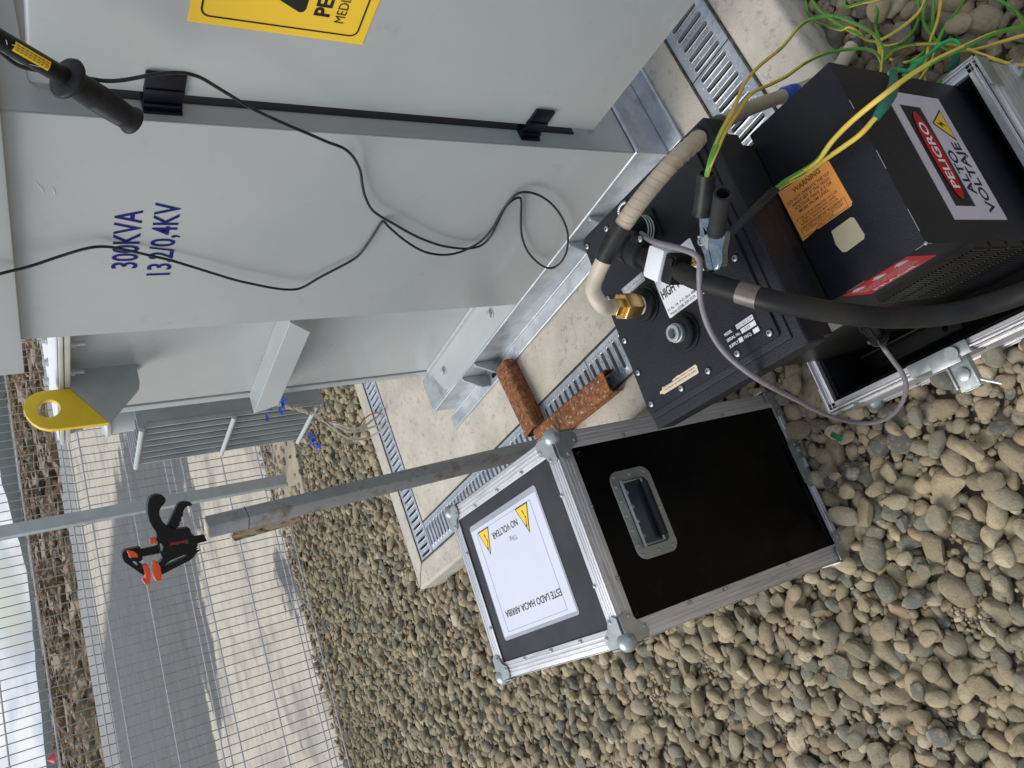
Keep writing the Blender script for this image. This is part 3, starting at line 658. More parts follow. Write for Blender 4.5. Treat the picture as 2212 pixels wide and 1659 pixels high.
# lifting lug (plane Y = const)
YL = 2.057; LF = Fr((0, YL-.007, 0), (1, 0, 0), (0, 0, 1))   # z = -Y
def l2(p): q = at_Y(p, YL); return (q[0], q[2])
arc = []
c0 = np.array([1.0565, 1.458]); 
top = [(1.112, 1.405), (1.113, 1.462), (1.109, 1.482), (1.098, 1.500), (1.084, 1.509), (1.066, 1.5125), (1.045, 1.509), (1.025, 1.499), (1.010, 1.485), (1.001, 1.466), (.999, 1.445), (.998, 1.329)]
hole = circ(1.06, 1.458, .0255, 28)
ysplit = [(1.112, 1.405)]
mb = MB(); mb.prism(list(reversed(top)), -.008, .008, LF, holes=[hole]); lug = obj('lifting_lug', mb, m_yellow, tr, bev=.0015, label='yellow lifting eye on a grey bracket')
mb = MB(); mb.prism([(.998, 1.3285), (1.1125, 1.4045), (1.166, 1.4015), (1.166, 1.237), (1.107, 1.237), (1.092, 1.241)], -.0079, .0079, LF); obj('lug_plate', mb, m_radi, lug, bev=.0015)
# stiffener
mb = MB(); S = Fr((0, 0, 0), (1, 0, 0), (0, 0, 1))
xo = 1.045; mb2 = [(1.165, .883), (1.165, .80), (xo, .845), (xo, .914)]
ya, yb = 1.685, 2.205
def pr_y(mb, sec, y0a, y0b):
    n = len(sec); v = [(x, y0a[i], z) for i, (x, z) in enumerate(sec)]+[(x, y0b[i], z) for i, (x, z) in enumerate(sec)]
    f = [tuple(range(n)), tuple(reversed(range(n, 2*n)))]+[(i, i+n, (i+1) % n+n, (i+1) % n) for i in range(n)]
    mb.add(v, f)
pr_y(mb, [(1.165, .883), (xo, .914), (xo, .845), (1.165, .80)], [1.73, ya, 1.745, 1.80], [2.31, yb, 2.17, 2.30])
obj('cable_duct', mb, m_paintL, tr, bev=.0015)
# radiator
rd = MB(); X0, X1, Z0_, Z1_ = 1.205, 1.60, .555, 1.195
fins = [2.545+i*.049 for i in range(7)]
radi = MB()
for yy in fins:
    radi.bb((X0, yy-.004, Z0_), (X1, yy+.004, Z1_), b=.0035)
    radi.tube([(X0+.012, yy, Z0_+.03), (X0+.012, yy, Z1_-.03)], .009, 8); radi.tube([(X0+.07, yy, Z0_+.03), (X0+.07, yy, Z1_-.03)], .008, 8)
ro = obj('radiator', radi, m_radi, tr)
for z in (1.185, .887, .589):
    mb = MB(); mb.tube([(1.197, 2.535, z), (1.197, 2.848, z)], .0085, 10); obj('radiator_tie_bar', mb, m_paintL, ro)
mb = MB(); mb.cyl((1.42, 2.30, 1.12), (1.42, 2.9, 1.12), .04, 20); mb.cyl((1.42, 2.30, .62), (1.42, 2.9, .62), .04, 20); obj('radiator_header', mb, m_radi, ro)
mb = MB(); mb.lathe([(.066, 1.12), (.066, 1.262), (.074, 1.267), (.074, 1.277), (.064, 1.285)], Fr((1.315, 2.63, 0)), 28); obj('oil_valve_housing', mb, m_paintL, tr)
mb = MB(); mb.bb((1.19, 2.34, .915), (1.2, 2.36, .935), b=.002); obj('bracket_lug', mb, m_paintL, tr)

# ------------------------------------------------------------------ flight case cover (standing upside down, lid part)
cc = empty('flight_case', CV.o, 'tall black flight case with aluminium edges and a white notice on top', 'flight case')
hx, hy, ZC0, ZCT = .2065, .254, .006, .675
mb = MB(); t_ = .009
mb.bb((-hx+.006, -hy+.004, ZC0+.01), (hx-.006, -hy+.004+t_, ZCT-.006), CV); mb.bb((-hx+.006, hy-.004-t_, ZC0+.01), (hx-.006, hy-.004, ZCT-.006), CV)
mb.bb((-hx+.004, -hy+.014, ZC0+.01), (-hx+.004+t_, hy-.014, ZCT-.006), CV); mb.bb((hx-.004-t_, -hy+.014, ZC0+.01), (hx-.004, hy-.014, ZCT-.006), CV)
obj('side_panel', mb, m_blacklam, cc)
mb = MB(); mb.bb((-hx+.006, -hy+.006, ZCT-.014), (hx-.006, hy-.006, ZCT-.004), CV); obj('top_panel', mb, m_skylam, cc)
EW = .036; et = .0025
def angle_edge(a, b, n1, n2, m, ribs=3):
    """L profile along a->b (local CV coordinates), wings facing n1 and n2 outward"""
    mb = MB(); a, b, n1, n2 = map(lambda q: np.array(q, float), (a, b, n1, n2)); d = (b-a)/np.linalg.norm(b-a); Ln = np.linalg.norm(b-a)
    o = a
    G = Fr(CV.p(o), CV.x*d[0]+CV.y*d[1]+CV.z*d[2], CV.x*(-n1)[0]+CV.y*(-n1)[1]+CV.z*(-n1)[2])
    s = 1 if (G.z@(CV.x*(-n2)[0]+CV.y*(-n2)[1]+CV.z*(-n2)[2])) > 0 else -1
    def bb(y0, y1, z0, z1, bv=.0008): mb.bb((0, y0, min(s*z0, s*z1)), (Ln, y1, max(s*z0, s*z1)), G, b=bv)
    bb(0, et, 0, EW); bb(0, EW, 0, et)
    for k in range(ribs):
        q = .008+k*(EW-.012)/ribs; bb(-.0012, .0004, q, q+.0035, .0005); bb(q, q+.0035, -.0012, .0004, .0005)
    return mb
x_, y_, z_ = (1, 0, 0), (0, 1, 0), (0, 0, 1)
neg = lambda v: tuple(-i for i in v)
for sy_ in (-1, 1):
    obj('aluminium_edge', angle_edge((-hx, sy_*hy, ZCT), (hx, sy_*hy, ZCT), (0, sy_, 0), z_, m_alu), m_alu, cc)
    for sx_ in (-1, 1):
        obj('aluminium_edge', angle_edge((sx_*hx, sy_*hy, ZC0), (sx_*hx, sy_*hy, ZCT-.0028), (0, sy_, 0), (sx_, 0, 0), m_aluV), m_aluV, cc)
for sx_ in (-1, 1): obj('aluminium_edge', angle_edge((sx_*hx, -hy+.0028, ZCT), (sx_*hx, hy-.0028, ZCT), (sx_, 0, 0), z_, m_aluY), m_aluY, cc)
for sy_ in (-1, 1):   # bottom lid profile
    mb = MB(); yy = sy_*hy
    mb.bb((-hx+.01, yy-.001 if sy_ > 0 else yy-.0035, ZC0), (hx-.01, yy+.0035 if sy_ > 0 else yy+.001, ZC0+.022), CV, b=.0008)
    for k in range(2): mb.bb((-hx+.01, yy-.001 if sy_ > 0 else yy-.006, ZC0+.005+k*.008), (hx-.01, yy+.006 if sy_ > 0 else yy+.001, ZC0+.008+k*.008), CV, b=.0006)
    obj('bottom_rail', mb, m_alu, cc)
for sx_ in (-1, 1):
    mb = MB(); xx = sx_*hx
    mb.bb((min(xx, xx+sx_*.0035), -hy+.01, ZC0), (max(xx, xx+sx_*.0035), hy-.01, ZC0+.022), CV, b=.0008); obj('bottom_rail', mb, m_aluY, cc)
def CVd(v): return CV.x*v[0]+CV.y*v[1]+CV.z*v[2]
for sx_ in (-1, 1):
    for sy_ in (-1, 1):
        mb = MB(); c0 = (sx_*(hx-.006), sy_*(hy-.006), ZCT-.006)
        mb.ball(c0, .0185, CV, 0, 3)
        # three lobed wings
        def wing(nv, u, v):
            n_v, uu, vv = CVd(nv), CVd(u), CVd(v)
            G = Fr(CV.p((sx_*hx, sy_*hy, ZCT))+n_v*.0028, uu, vv)
            s = 1 if G.z@n_v > 0 else -1
            pol = [(.0, .0), (.050, -.0), (.056, .012), (.054, .026), (.044, .031), (.036, .036), (.031, .044), (.026, .054), (.012, .056), (0, .050)]
            mb.prism(pol, 0 if s > 0 else -.002, .002 if s > 0 else 0, G)
            return G, s, n_v
        for nv, u, v in ((z_, (-sx_, 0, 0), (0, -sy_, 0)), ((0, sy_, 0), (-sx_, 0, 0), (0, 0, -1)), ((sx_, 0, 0), (0, -sy_, 0), (0, 0, -1))):
            G, s, n_v = wing(nv, u, v)
            for q in ((.047, .021), (.021, .047)):
                K = zf(G.p((q[0], q[1], s*.0022)), n_v); mb.screw((0, 0, 0), .0038, K)
        obj('ball_corner', mb, m_zinc, cc, ang=40)
def rivets(pts, nv):
    mb = MB()
    for q in pts: mb.screw((0, 0, 0), .0034, zf(CV.p(q)+CVd(nv)*.0028, CVd(nv)))
    return mb
rp = [(x, sy_*(hy-EW+.005), ZCT) for x in (-.09, 0.09) for sy_ in (-1, 1)]+[(sx_*(hx-EW+.005), y, ZCT) for y in (-.115, .0, .115) for sx_ in (-1, 1)]

for q in rp: obj('rivet', rivets([q], z_), m_zinc, cc)
rp = [(x, -hy, ZCT-EW+.005) for x in (-.09, .05)]+[(sx_*(hx-EW+.005), -hy, z) for z in (.2, .4, .50) for sx_ in (-1, 1)]

for q in rp: obj('rivet', rivets([q], (0, -1, 0)), m_zinc, cc)
# bottom corner braces and latch recess
for sx_ in (-1, 1):
    mb = MB(); s = sx_
    G = Fr(CV.p((s*hx, -hy-.0065, ZC0)), CV.x*-s, CV.z); zz_ = 1 if G.z@(-CV.y) > 0 else -1
    mb.prism([(0, 0), (.062, 0), (.062, .024), (.030, .028), (.027, .036), (.0, .036)], 0 if zz_ > 0 else -.002, .002 if zz_ > 0 else 0, G)
    for q in ((.050, .012), (.036, .012)): mb.screw((0, 0, 0), .0036, zf(G.p((q[0], q[1], zz_*.002)), -CV.y))
    mb.bb((min(s*(hx+.003), s*(hx+.006)), -hy-.004, ZC0), (max(s*(hx+.003), s*(hx+.006)), -hy+.05, ZC0+.036), CV, b=.0006)
    obj('corner_brace', mb, m_zinc, cc)
mb = MB(); G = Fr(CV.p((.025, -hy-.006, ZC0)), CV.x, CV.z)
mb.prism([(-.06, 0), (.06, 0), (.06, .022), (.048, .034), (-.048, .034), (-.06, .022)], .0, .002, Fr(CV.p((.025, -hy-.006, ZC0)), CV.x, CV.z))
mb.screw((-.045, .012, .002), .0036, G); mb.screw((.045, .012, .002), .0036, G); mb.box((.03, .01, .006), (.012, .012, .008), G, b=.002); mb.box((-.002, .004, .004), (.024, .006, .006), G, b=.001)
obj('latch', mb, m_zinc, cc)
# recessed handle
hx0, hx1, hz0, hz1 = -.075, .105, .469, .576
G = Fr(CV.p((0, -hy+.0035, 0)), CV.x, CV.z)      # z = outward (-y)
if G.z@(-CV.y) < 0: G = Fr(CV.p((0, -hy+.0035, 0)), CV.x, CV.z)
hd = MB(); rx0, rx1, rz0, rz1 = -.052, .084, .484, .556
hd.prism(rrect(hx0, hz0, hx1, hz1, .022, 6), .0, .0025, G, holes=[list(reversed(rrect(rx0, rz0, rx1, rz1, .010)))])
hand = obj('recessed_handle', hd, m_zinc, cc, bev=.0012)
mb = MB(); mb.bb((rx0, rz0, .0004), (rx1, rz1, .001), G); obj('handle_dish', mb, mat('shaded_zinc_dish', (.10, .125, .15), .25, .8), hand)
mb = MB(); mb.tube([G.p(q) for q in ((rx0+.004, rz1-.004, .006), (rx0+.004, rz0+.018, .006), (rx1-.004, rz0+.018, .006), (rx1-.004, rz1-.004, .006))], .0028, 8)
mb.tube([G.p((rx0+.0, rz1-.002, .007)), G.p((rx1, rz1-.002, .007))], .0035, 8); obj('handle_bail', mb, m_zinc, hand)
mb = MB(); mb.tube([G.p((rx0+.012, rz0+.016, .009)), G.p((rx1-.012, rz0+.016, .009))], .0085, 16); obj('handle_grip', mb, m_rubber, hand)
for q in [(hx0+.010, hz1-.012), (hx1-.010, hz1-.012), (hx0+.012, hz0+.014), (hx1-.012, hz0+.014), (.015, hz0+.008), (hx0+.011, .522), (hx1-.011, .522)]+[(hx0+.03+i*.03, hz1-.009) for i in range(5)]:
    mb = MB(); mb.screw((q[0], q[1], .0025), .0038, G); obj('handle_rivet', mb, m_zinc, hand)
for q in [(rx0+.022+i*.03, rz1-.012) for i in range(4)]: mb = MB(); mb.screw((q[0], q[1], .001), .0034, G); obj('handle_rivet', mb, m_zinc, hand)
# notice sheet on top: reads towards the far side (upside down for us)
zt_ = ZCT-.004
nt_ = MB(); nt_.prism(rrect(-.128, -.139, .141, .182, .008), zt_+.0003, zt_+.0011, CV); ns = obj('notice_sheet', nt_, m_lamin, cc, label='laminated white notice with two yellow hazard triangles')
mb = MB(); mb.bb((-.120, -.134, zt_+.0012), (.128, .178, zt_+.0016), CV); obj('paper', mb, m_paper, ns)
zk = zt_+.0019
mb = MB()
xd_, yd_ = -CV.x, -CV.y
# letters: reading direction along +y ... -x is letter-top direction?
def ctx(mb, s, x, y, h, w, rd, up, bold=0): return txt(mb, s, CV.p((x, y, zk)), rd, up, h, w, 0, 0, bold=bold)
ctx(mb, 'NO VOLTEAR', .1005, -.032, .0145, .121, CV.y, -CV.x, .012)
ctx(mb, 'ESTE LADO HACIA ARRIBA', -.068, -.104, .0145, .245, CV.y, -CV.x, .012)
obj('notice_lettering', mb, m_ink, ns)
mb = MB(); ctx(mb, '73kg', .071, -.012, .010, .032, CV.y, -CV.x)
r1 = rrect(-.112, -.104, .1195, .153, .0005, 1); r2 = rrect(-.1114, -.1034, .1189, .1524, .0005, 1)
mb.prism(r1, zk, zk+.0002, CV, holes=[list(reversed(r2))]); obj('thin_border', mb, m_inkg, ns)
for yc in (-.0655, .1205):
    mb = MB(); T = [(.1185, yc-.027), (.1185, yc+.027), (.059, yc)]; T2 = [(.1163, yc-.0235), (.1163, yc+.0235), (.064, yc)]
    mb.prism(T, zk, zk+.0003, CV, m=1); mb.prism(T2, zk+.0003, zk+.0005, CV, m=0)
    mb.prism([(.110, yc+.0008), (.100, yc-.004), (.1005, yc-.0015), (.0865, yc-.0048), (.092, yc-.0055), (.077, yc+.003), (.078, yc+.006), (.071, yc+.0015), (.0765, yc-.001), (.0765, yc+.0005), (.0945, yc-.0075), (.094, yc-.0025), (.108, yc+.0025)][::-1], zk+.0005, zk+.0007, CV, m=1)
    obj('hazard_triangle', mb, [m_signY, m_ink], ns)
mb = MB()
for q, s in (((.16, -.0063, .632), '3'), ((-.158, -.0063, .636), '4')):
    txt(mb, s, CV.p((q[0]-.004, -hy-.0054, q[2]-.01)), CV.x*.8+CV.z*.5, CV.z*.8-CV.x*.5, .013, .008, 0)
obj('marker_number', mb, m_ink, cc)

# ------------------------------------------------------------------ flight case base tray
tc_ = DV.p((.39, .69, 0)); tray = empty('open_equipment_case', tc_, 'open black case tray with bright aluminium rim holding the black test set', 'equipment case')
x0, x1, y0, y1, zr_ = .178, .602, .429, .951, .17
mb = MB(); w_ = .012
mb.bb((x0+.003, y0+.003, .008), (x1-.003, y1-.003, .018), DV)
for lo, hi in (((x0+.003, y0+.003, .018), (x0+w_, y1-.003, zr_-.004)), ((x1-w_, y0+.003, .018), (x1-.003, y1-.003, zr_-.004)), ((x0+w_, y0+.003, .018), (x1-w_, y0+w_, zr_-.004)), ((x0+w_, y1-w_, .018), (x1-w_, y1-.003, zr_-.004))): mb.bb(lo, hi, DV)
obj('tray_shell', mb, m_blacklam, tray)
mb = MB(); wi = .026
mb.bb((x0+w_+.001, y0+w_+.001, .0185), (x1-w_-.001, y1-w_-.001, .035), DV)
for lo, hi in (((x0+w_, y0+w_, .035), (x0+wi, y1-w_, zr_-.012)), ((x1-wi, y0+w_, .035), (x1-w_, y1-w_, zr_-.012)), ((x0+wi, y0+w_, .035), (x1-wi, y0+wi, zr_-.012)), ((x0+wi, y1-wi, .035), (x1-wi, y1-w_, zr_-.012))): mb.bb(lo, hi, DV, b=.002)
obj('foam_lining', mb, m_foam, tray)
def rim(a, b, inn, m):
    mb = MB(); a, b, inn = np.array(a, float), np.array(b, float), np.array(inn, float); d = b-a; Ln = np.linalg.norm(d); d /= Ln
    G = Fr(DV.p((*a, 0)), DV.x*d[0]+DV.y*d[1], DV.x*inn[0]+DV.y*inn[1])
    for y_a, y_b, za, zb in ((0, .018, zr_-.004, zr_), (0, .003, .0, zr_), (.0155, .018, zr_-.012, zr_-.003), (.003, .0055, zr_, zr_+.007), (.0095, .011, zr_, zr_+.002), (-.003, .0, zr_-.020, zr_-.016), (-.003, 0, zr_-.036, zr_-.032), (-.003, 0, .012, .02), (-.005, 0, .0, .006)):
        sg = 1 if G.z[2] > 0 else -1
        mb.bb((0, y_a, min(sg*za, sg*zb)), (Ln, y_b, max(sg*za, sg*zb)), G, b=.0007)
    return obj('aluminium_rim', mb, m, tray)
rim((x0, y0), (x0, y1), (1, 0), m_aluY); rim((x1, y0+.0), (x1, y1), (-1, 0), m_aluY); rim((x0+.003, y0), (x1-.003, y0), (0, 1), m_alu); rim((x0+.003, y1), (x1-.003, y1), (0, -1), m_alu)
for cx_, cy_, sx_, sy_ in ((x0, y1, 1, -1), (x1, y0, -1, 1), (x0, y0, 1, 1), (x1, y1, -1, -1)):
    mb = MB()
    mb.bb((min(cx_, cx_-sx_*.005), min(cy_-sy_*.005, cy_+sy_*.055), .13), (max(cx_, cx_-sx_*.005), max(cy_-sy_*.005, cy_+sy_*.055), zr_+.001), DV, b=.0008)
    mb.bb((min(cx_-sx_*.005, cx_+sx_*.055), min(cy_, cy_-sy_*.005), .13), (max(cx_-sx_*.005, cx_+sx_*.055), max(cy_, cy_-sy_*.005), zr_+.001), DV, b=.0008)
    obj('corner_brace', mb, m_zinc, tray); mb = MB(); mb.ball((cx_+sx_*.006, cy_+sy_*.006, .02), .021, DV, 0, 2); obj('ball_corner', mb, m_zinc, tray)
# butterfly latch on the -x side
def latch(yc, nm='butterfly_latch'):
    mb = MB(); G = Fr(DV.p((x0, yc, zr_)), DV.y, DV.z)   # x along y', y up, z -> outward?
    sg = 1 if G.z@(-DV.x) > 0 else -1
    def bb(a, b, c, d, e, f, bv=.001): mb.bb((a, c, min(sg*e, sg*f)), (b, d, max(sg*e, sg*f)), G, b=bv)
    bb(-.055, .06, -.004, .009, -.018, .004); bb(-.055, .06, -.045, .006, .002, .006); bb(-.034, .02, .004, .011, -.014, .014)
    lo = obj(nm, mb, m_zinc, tray)
    mb = MB(); bb(-.036, .0, -.012, -.008, .006, .062); bb(-.038, -.034, -.020, -.004, .006, .055); bb(.0, .004, -.020, -.004, .006, .055); bb(-.032, -.006, -.026, -.008, .060, .064)
    K = Fr(G.p((-.018, -.007, sg*.032)), G.x, G.z*sg); mb.lathe([(.012, 0), (.012, .003), (.010, .004)], zf(G.p((-.018, -.007, sg*.034)), DV.z), 18)
    mb.tube([G.p((-.036, -.01, sg*.05)), G.p((-.062, -.02, sg*.072))], .003, 8)
    K = zf(G.p((-.026, .012, -sg*.004)), DV.z); mb.lathe([(.012, 0), (.012, .003)], K, 20)
    obj('latch_wing', mb, m_zinc, lo)
latch(.702)
mb = MB(); mb.bb((.300, .405, .055), (.36, .429-.003, .115), DV, b=.001); 
# steel angle on tray floor
mb = MB(); mb.bb((.236, .705, .0355), (.268, .90, .0395), DV, b=.0008); mb.bb((.266, .705, .0395), (.2695, .90, .075), DV, b=.0008); an = obj('steel_angle', mb, m_powderO, tray)
mb = MB()
for yy in (.735, .872): mb.lathe([(.006, 0), (.006, .0004)], Fr(DV.p((.250, yy, .0397))), 16)
obj('angle_hole_shade', mb, m_dark, an)  # flat dark discs paint the shade of two holes

# ------------------------------------------------------------------ high voltage test set
ts = empty('high_voltage_test_set', DV.p((.42, .72, .036)), 'black high voltage test set with brass fitting on its lid and orange warning label', 'test set')
ZL = .65
mb = MB(); mb.bb((.285, .634, .037), (.565, .928, .60), DV, b=.003); body = obj('tank_body', mb, m_powderO, ts)
mb = MB(); mb.bb((.215, .611, .600), (.592, .944, .642), DV, b=.006, seg=3); mb.bb((.228, .624, .560), (.575, .935, .5995), DV, b=.002); obj('lid_rim', mb, m_powder, ts)
mb = MB(); mb.bb((.232, .629, .6385), (.586, .941, .6455), DV, b=.003); obj('lid_frame', mb, m_powder, ts)
mb = MB(); mb.prism(rrect(.243, .642, .579, .938, .004), .644, ZL, DV); lid = obj('lid_plate', mb, m_powder, ts, bev=.001)
scr = [(.566, .66), (.566, .735), (.566, .805), (.565, .87), (.567, .930), (.377, .929), (.315, .927), (.256, .925), (.252, .849), (.253, .784), (.252, .72), (.253, .655), (.375, .656), (.46, .655), (.46, .929)]
for q in scr:
    mb = MB(); G = Fr(DV.p((q[0], q[1], ZL)), DV.x, DV.y); mb.lathe([(.0068, .0), (.0068, .0006)], G, 16, 1); mb.lathe([(.0050, .0006), (.0048, .002), (.003, .0030), (.001, .0032)], G, 14); mb.box((0, 0, .0033), (.0042, .0011, .0006), G, m=1); mb.box((0, 0, .0034), (.0011, .0042, .0006), G, m=1)
    obj('screw', mb, [m_zinc, m_blackpl], lid)
# bushings
def bushing(c, hgt=.012):
    mb = MB(); G = Fr(DV.p((c[0], c[1], ZL)), DV.x, DV.y)
    mb.lathe([(.031, 0), (.031, .003), (.0275, .0035), (.027, hgt), (.0245, hgt+.003), (.013, hgt+.0035)], G, 40); return mb, G
mb, G = bushing((.406, .852)); bs = obj('output_bushing', mb, m_blackpl, lid)
mb = MB(); mb.lathe([(.017, .014), (.017, .019)], G, 30); obj('white_washer', mb, m_white, bs)
mb, G = bushing((.327, .797)); bs2 = obj('spare_bushing', mb, m_blackpl, lid)
mb = MB(); mb.lathe([(.0155, .014), (.0155, .022), (.0135, .0225), (.0135, .028), (.0115, .0285), (.0085, .0285), (.0078, .018)], G, 26, cap=False); mb.lathe([(.0079, .018), (.0001, .018)], G, 6, m=1, cap=False)
obj('hexagon_socket', mb, [m_zinc, m_silver], bs2)
# lid labels
def dtx(mb, s, x, y, h, w, rd=None, up=None, z=ZL, l=.001, bold=0, m=0): return txt(mb, s, DV.p((x, y, z+l)), -DV.y if rd is None else rd, DV.x if up is None else up, h, w, 0, m, bold=bold)
mb = MB(); mb.prism(rrect(.360, .715, .448, .815, .003), ZL, ZL+.0006, DV); lb = obj('maker_label', mb, m_white, lid)
mb = MB(); dtx(mb, 'HIGH VOLTAGE', .393, .812, .0150, .094, bold=.02); dtx(mb, '31 Rt. 7A  P.O. Box 408  Copake', .3705, .812, .0042, .092); dtx(mb, 'Voice: (518) 329-3275  Fax: (518', .3632, .810, .0042, .09); obj('label_lettering', mb, m_ink, lb)
mb = MB(); mb.prism([(.418, .735), (.428, .735), (.428, .757), (.418, .757)], ZL+.0007, ZL+.0009, DV); obj('blue_mark', mb, m_blueD, lb)
mb = MB(); mb.prism([(.441, .832), (.457, .832), (.457, .890), (.441, .890)], ZL, ZL+.0005, DV); lb = obj('output_label', mb, m_silver, lid)
mb = MB(); dtx(mb, 'OUTPUT CABLE', .4505, .884, .0046, .046, bold=.01); dtx(mb, 'HAND TIGHT ONLY', .4432, .887, .0046, .052, bold=.01); obj('label_lettering', mb, m_white, lb)
mb = MB(); mb.prism(rrect(.260, .665, .292, .731, .003), ZL, ZL+.0004, DV); lb = obj('model_plate', mb, m_blackpl, lid)
mb = MB(); dtx(mb, 'MODEL', .284, .728, .0045, .016, bold=.015); dtx(mb, 'SERIAL No.', .2745, .728, .0045, .028, bold=.015); dtx(mb, 'SUPPLY', .2645, .728, .0045, .019, bold=.015); dtx(mb, 'FREQ.', .2645, .697, .0045, .015, bold=.015)
for a, b_, c_, d_ in ((.283, .290, .669, .703), (.2735, .281, .669, .698), (.2635, .2705, .700, .708), (.2635, .2705, .668, .679)): mb.prism([(a, c_), (b_, c_), (b_, d_), (a, d_)], ZL+.0005, ZL+.0007, DV)
obj('plate_lettering', mb, m_white, lb)
mb = MB(); dtx(mb, 'VLF-6022CM', .2842, .702, .0042, .031, l=.0009); dtx(mb, '739', .275, .691, .0042, .011, l=.0009); obj('typed_numbers', mb, m_inkg, lb)
mb = MB(); mb.prism([(.2585, .803), (.2590, .889), (.262, .893), (.262, .897), (.2665, .896), (.2668, .889), (.2705, .888), (.2695, .862), (.272, .860), (.2735, .845), (.2725, .842), (.273, .803), (.270, .801)], ZL, ZL+.0005, DV); lb = obj('torn_label', mb, m_beigeL, lid, label='torn beige paper label with upside down print')
mb = MB(); dtx(mb, 'verificar y conocer el valor de proteccion', .2702, .806, .0026, .078, DV.y, -DV.x, l=.0008); dtx(mb, 'aislada en cada circuito, de corriente en', .2652, .806, .0026, .078, DV.y, -DV.x, l=.0008); obj('label_lettering', mb, m_ink, lb)
mb = MB(); G = Fr(DV.p((.402, .672, ZL)), DV.x, DV.y); mb.lathe([(.0115, 0), (.0115, .0006)], G, 28); eb = obj('earth_symbol', mb, m_silver, lid)
mb = MB(); mb.prism(circ(0, 0, .0098, 28), .0007, .0009, G, holes=[list(reversed(circ(0, 0, .009, 28)))])
for k, (w__, xx) in enumerate(((.012, -.001), (.009, -.004), (.005, -.007))): mb.bb((xx-.0005, -w__/2, .0007), (xx+.0005, w__/2, .0009), G)
obj('earth_lines', mb, m_ink, eb)
# lower box
mb = MB(); mb.bb((.281, .472, .037), (.583, .632, .52), DV, b=.0015); ub = obj('lower_enclosure', mb, m_powder, ts)
ZU = .52
def wear(mb, pts, w): mb.tube([DV.p(q) for q in pts], w, 6)
mb = MB()
for a, b_ in (((.300, .472, ZU), (.335, .472, ZU)), ((.40, .472, ZU), (.43, .472, ZU)), ((.50, .472, ZU), (.515, .472, ZU)), ((.281, .475, ZU), (.281, .488, ZU)), ((.281, .57, ZU), (.281, .60, ZU)), ((.281, .472, ZU-.002), (.281, .472, ZU-.014))): wear(mb, (a, b_), .0005)
mb.ball((.2815, .4725, ZU), .003, DV, 0, 1); obj('worn_edge', mb, m_silver, ub)
mb = MB(); ol = [(.473, .630), (.464, .541), (.461, .537), (.389, .534), (.385, .537), (.3855, .598), (.388, .599), (.3865, .603), (.384, .628)]
mb.prism(ol, ZU, ZU+.0007, DV); lb = obj('orange_warning_label', mb, m_orangeL, ub)
mb = MB()
rows = [('WARNING', .4555, .607, .0075, .052, .02), ('DO NOT OPERATE THE VLF', .4445, .6235, .0048, .079, .015), ('HIPOT SET IF THE HIGH', .4375, .618, .0048, .070, .015), ('VOLTAGE TANK IS 5 OR', .4305, .617, .0048, .070, .015), ('MORE FROM LEVEL.', .4235, .612, .0048, .057, .015),
        ('IF THE UNIT IS OPERATED OUT OF', .4145, .622, .0035, .076, .01), ('LEVEL, OVERHEATING AND', .4095, .615, .0035, .063, .01), ('INTERNAL ARCING MAY OCCUR.', .4045, .619, .0035, .070, .01),
        ('DO NOT STORE OR TRANSPORT', .3975, .6185, .0036, .073, .01), ('VLF HIGH VOLTAGE SECTION', .3930, .617, .0036, .070, .01), ("ON IT'S SIDE", .3884, .596, .0036, .030, .01)]
for s, x, y, h, w__, bo in rows: dtx(mb, s, x, y, h, w__, z=ZU, l=.0010, bold=bo)
ra = rrect(.3868, .541, .4022, .622, .0005, 1); rb = rrect(.3874, .5416, .4016, .6214, .0005, 1); mb.prism(ra, ZU+.0008, ZU+.001, DV, holes=[list(reversed(rb))])
obj('label_lettering', mb, mat('orange_label_ink', (.22, .08, .03), .6), lb)
mb = MB(); mb.prism([(.371, .581), (.3715, .546), (.368, .542), (.338, .5395), (.3335, .543), (.332, .575), (.335, .580), (.340, .5815), (.350, .584)], ZU, ZU+.0006, DV); obj('cream_sticker', mb, m_cream, ub)
# front label (faces -y'), PELIGRO
YP = .472; PF = Fr(DV.p((0, YP, 0)), DV.x, DV.z)       # z = outward (-y)
mb = MB(); mb.prism([(.318, .258), (.545, .258), (.545, .378), (.523, .413), (.318, .413)], .0, .0008, PF, holes=[list(reversed([(.341, .331), (.521, .331), (.521, .390), (.341, .390)]))]); pl_ = obj('danger_label', mb, m_lilac, ub)
mb = MB(); ell = [(.4315+.0785*math.cos(a), .3595+.0195*math.sin(a)) for a in np.linspace(0, 2*math.pi, 41)[:-1]]; mb.prism(ell, .001, .0016, PF); el = obj('red_oval', mb, m_red, pl_)
def ptx(mb, s, x, z, h, w, l=.0012, bold=0): return txt(mb, s, PF.p((x, z, l)), PF.x, PF.y, h, w, 0, 0, bold=bold)
mb = MB(); ptx(mb, 'PELIGRO', .372, .3505, .019, .118, .0019, .02); obj('white_lettering', mb, m_white, el)
mb = MB(); ptx(mb, 'ALTO', .362, .307, .020, .080, bold=.02); ptx(mb, 'VOLTAJE', .330, .277, .022, .128, bold=.02)
mb.prism([(.462, .276), (.522, .276), (.492, .322)], .0009, .0012, PF); obj('black_lettering', mb, m_ink, pl_)
mb = MB(); mb.prism([(.4665, .2785), (.5175, .2785), (.492, .3180)], .0013, .0015, PF, m=0); mb.prism([(.494, .311), (.486, .296), (.4915, .297), (.488, .283), (.498, .299), (.4925, .298)], .0016, .0018, PF, m=1); obj('small_triangle', mb, [m_yellow, m_ink], pl_)
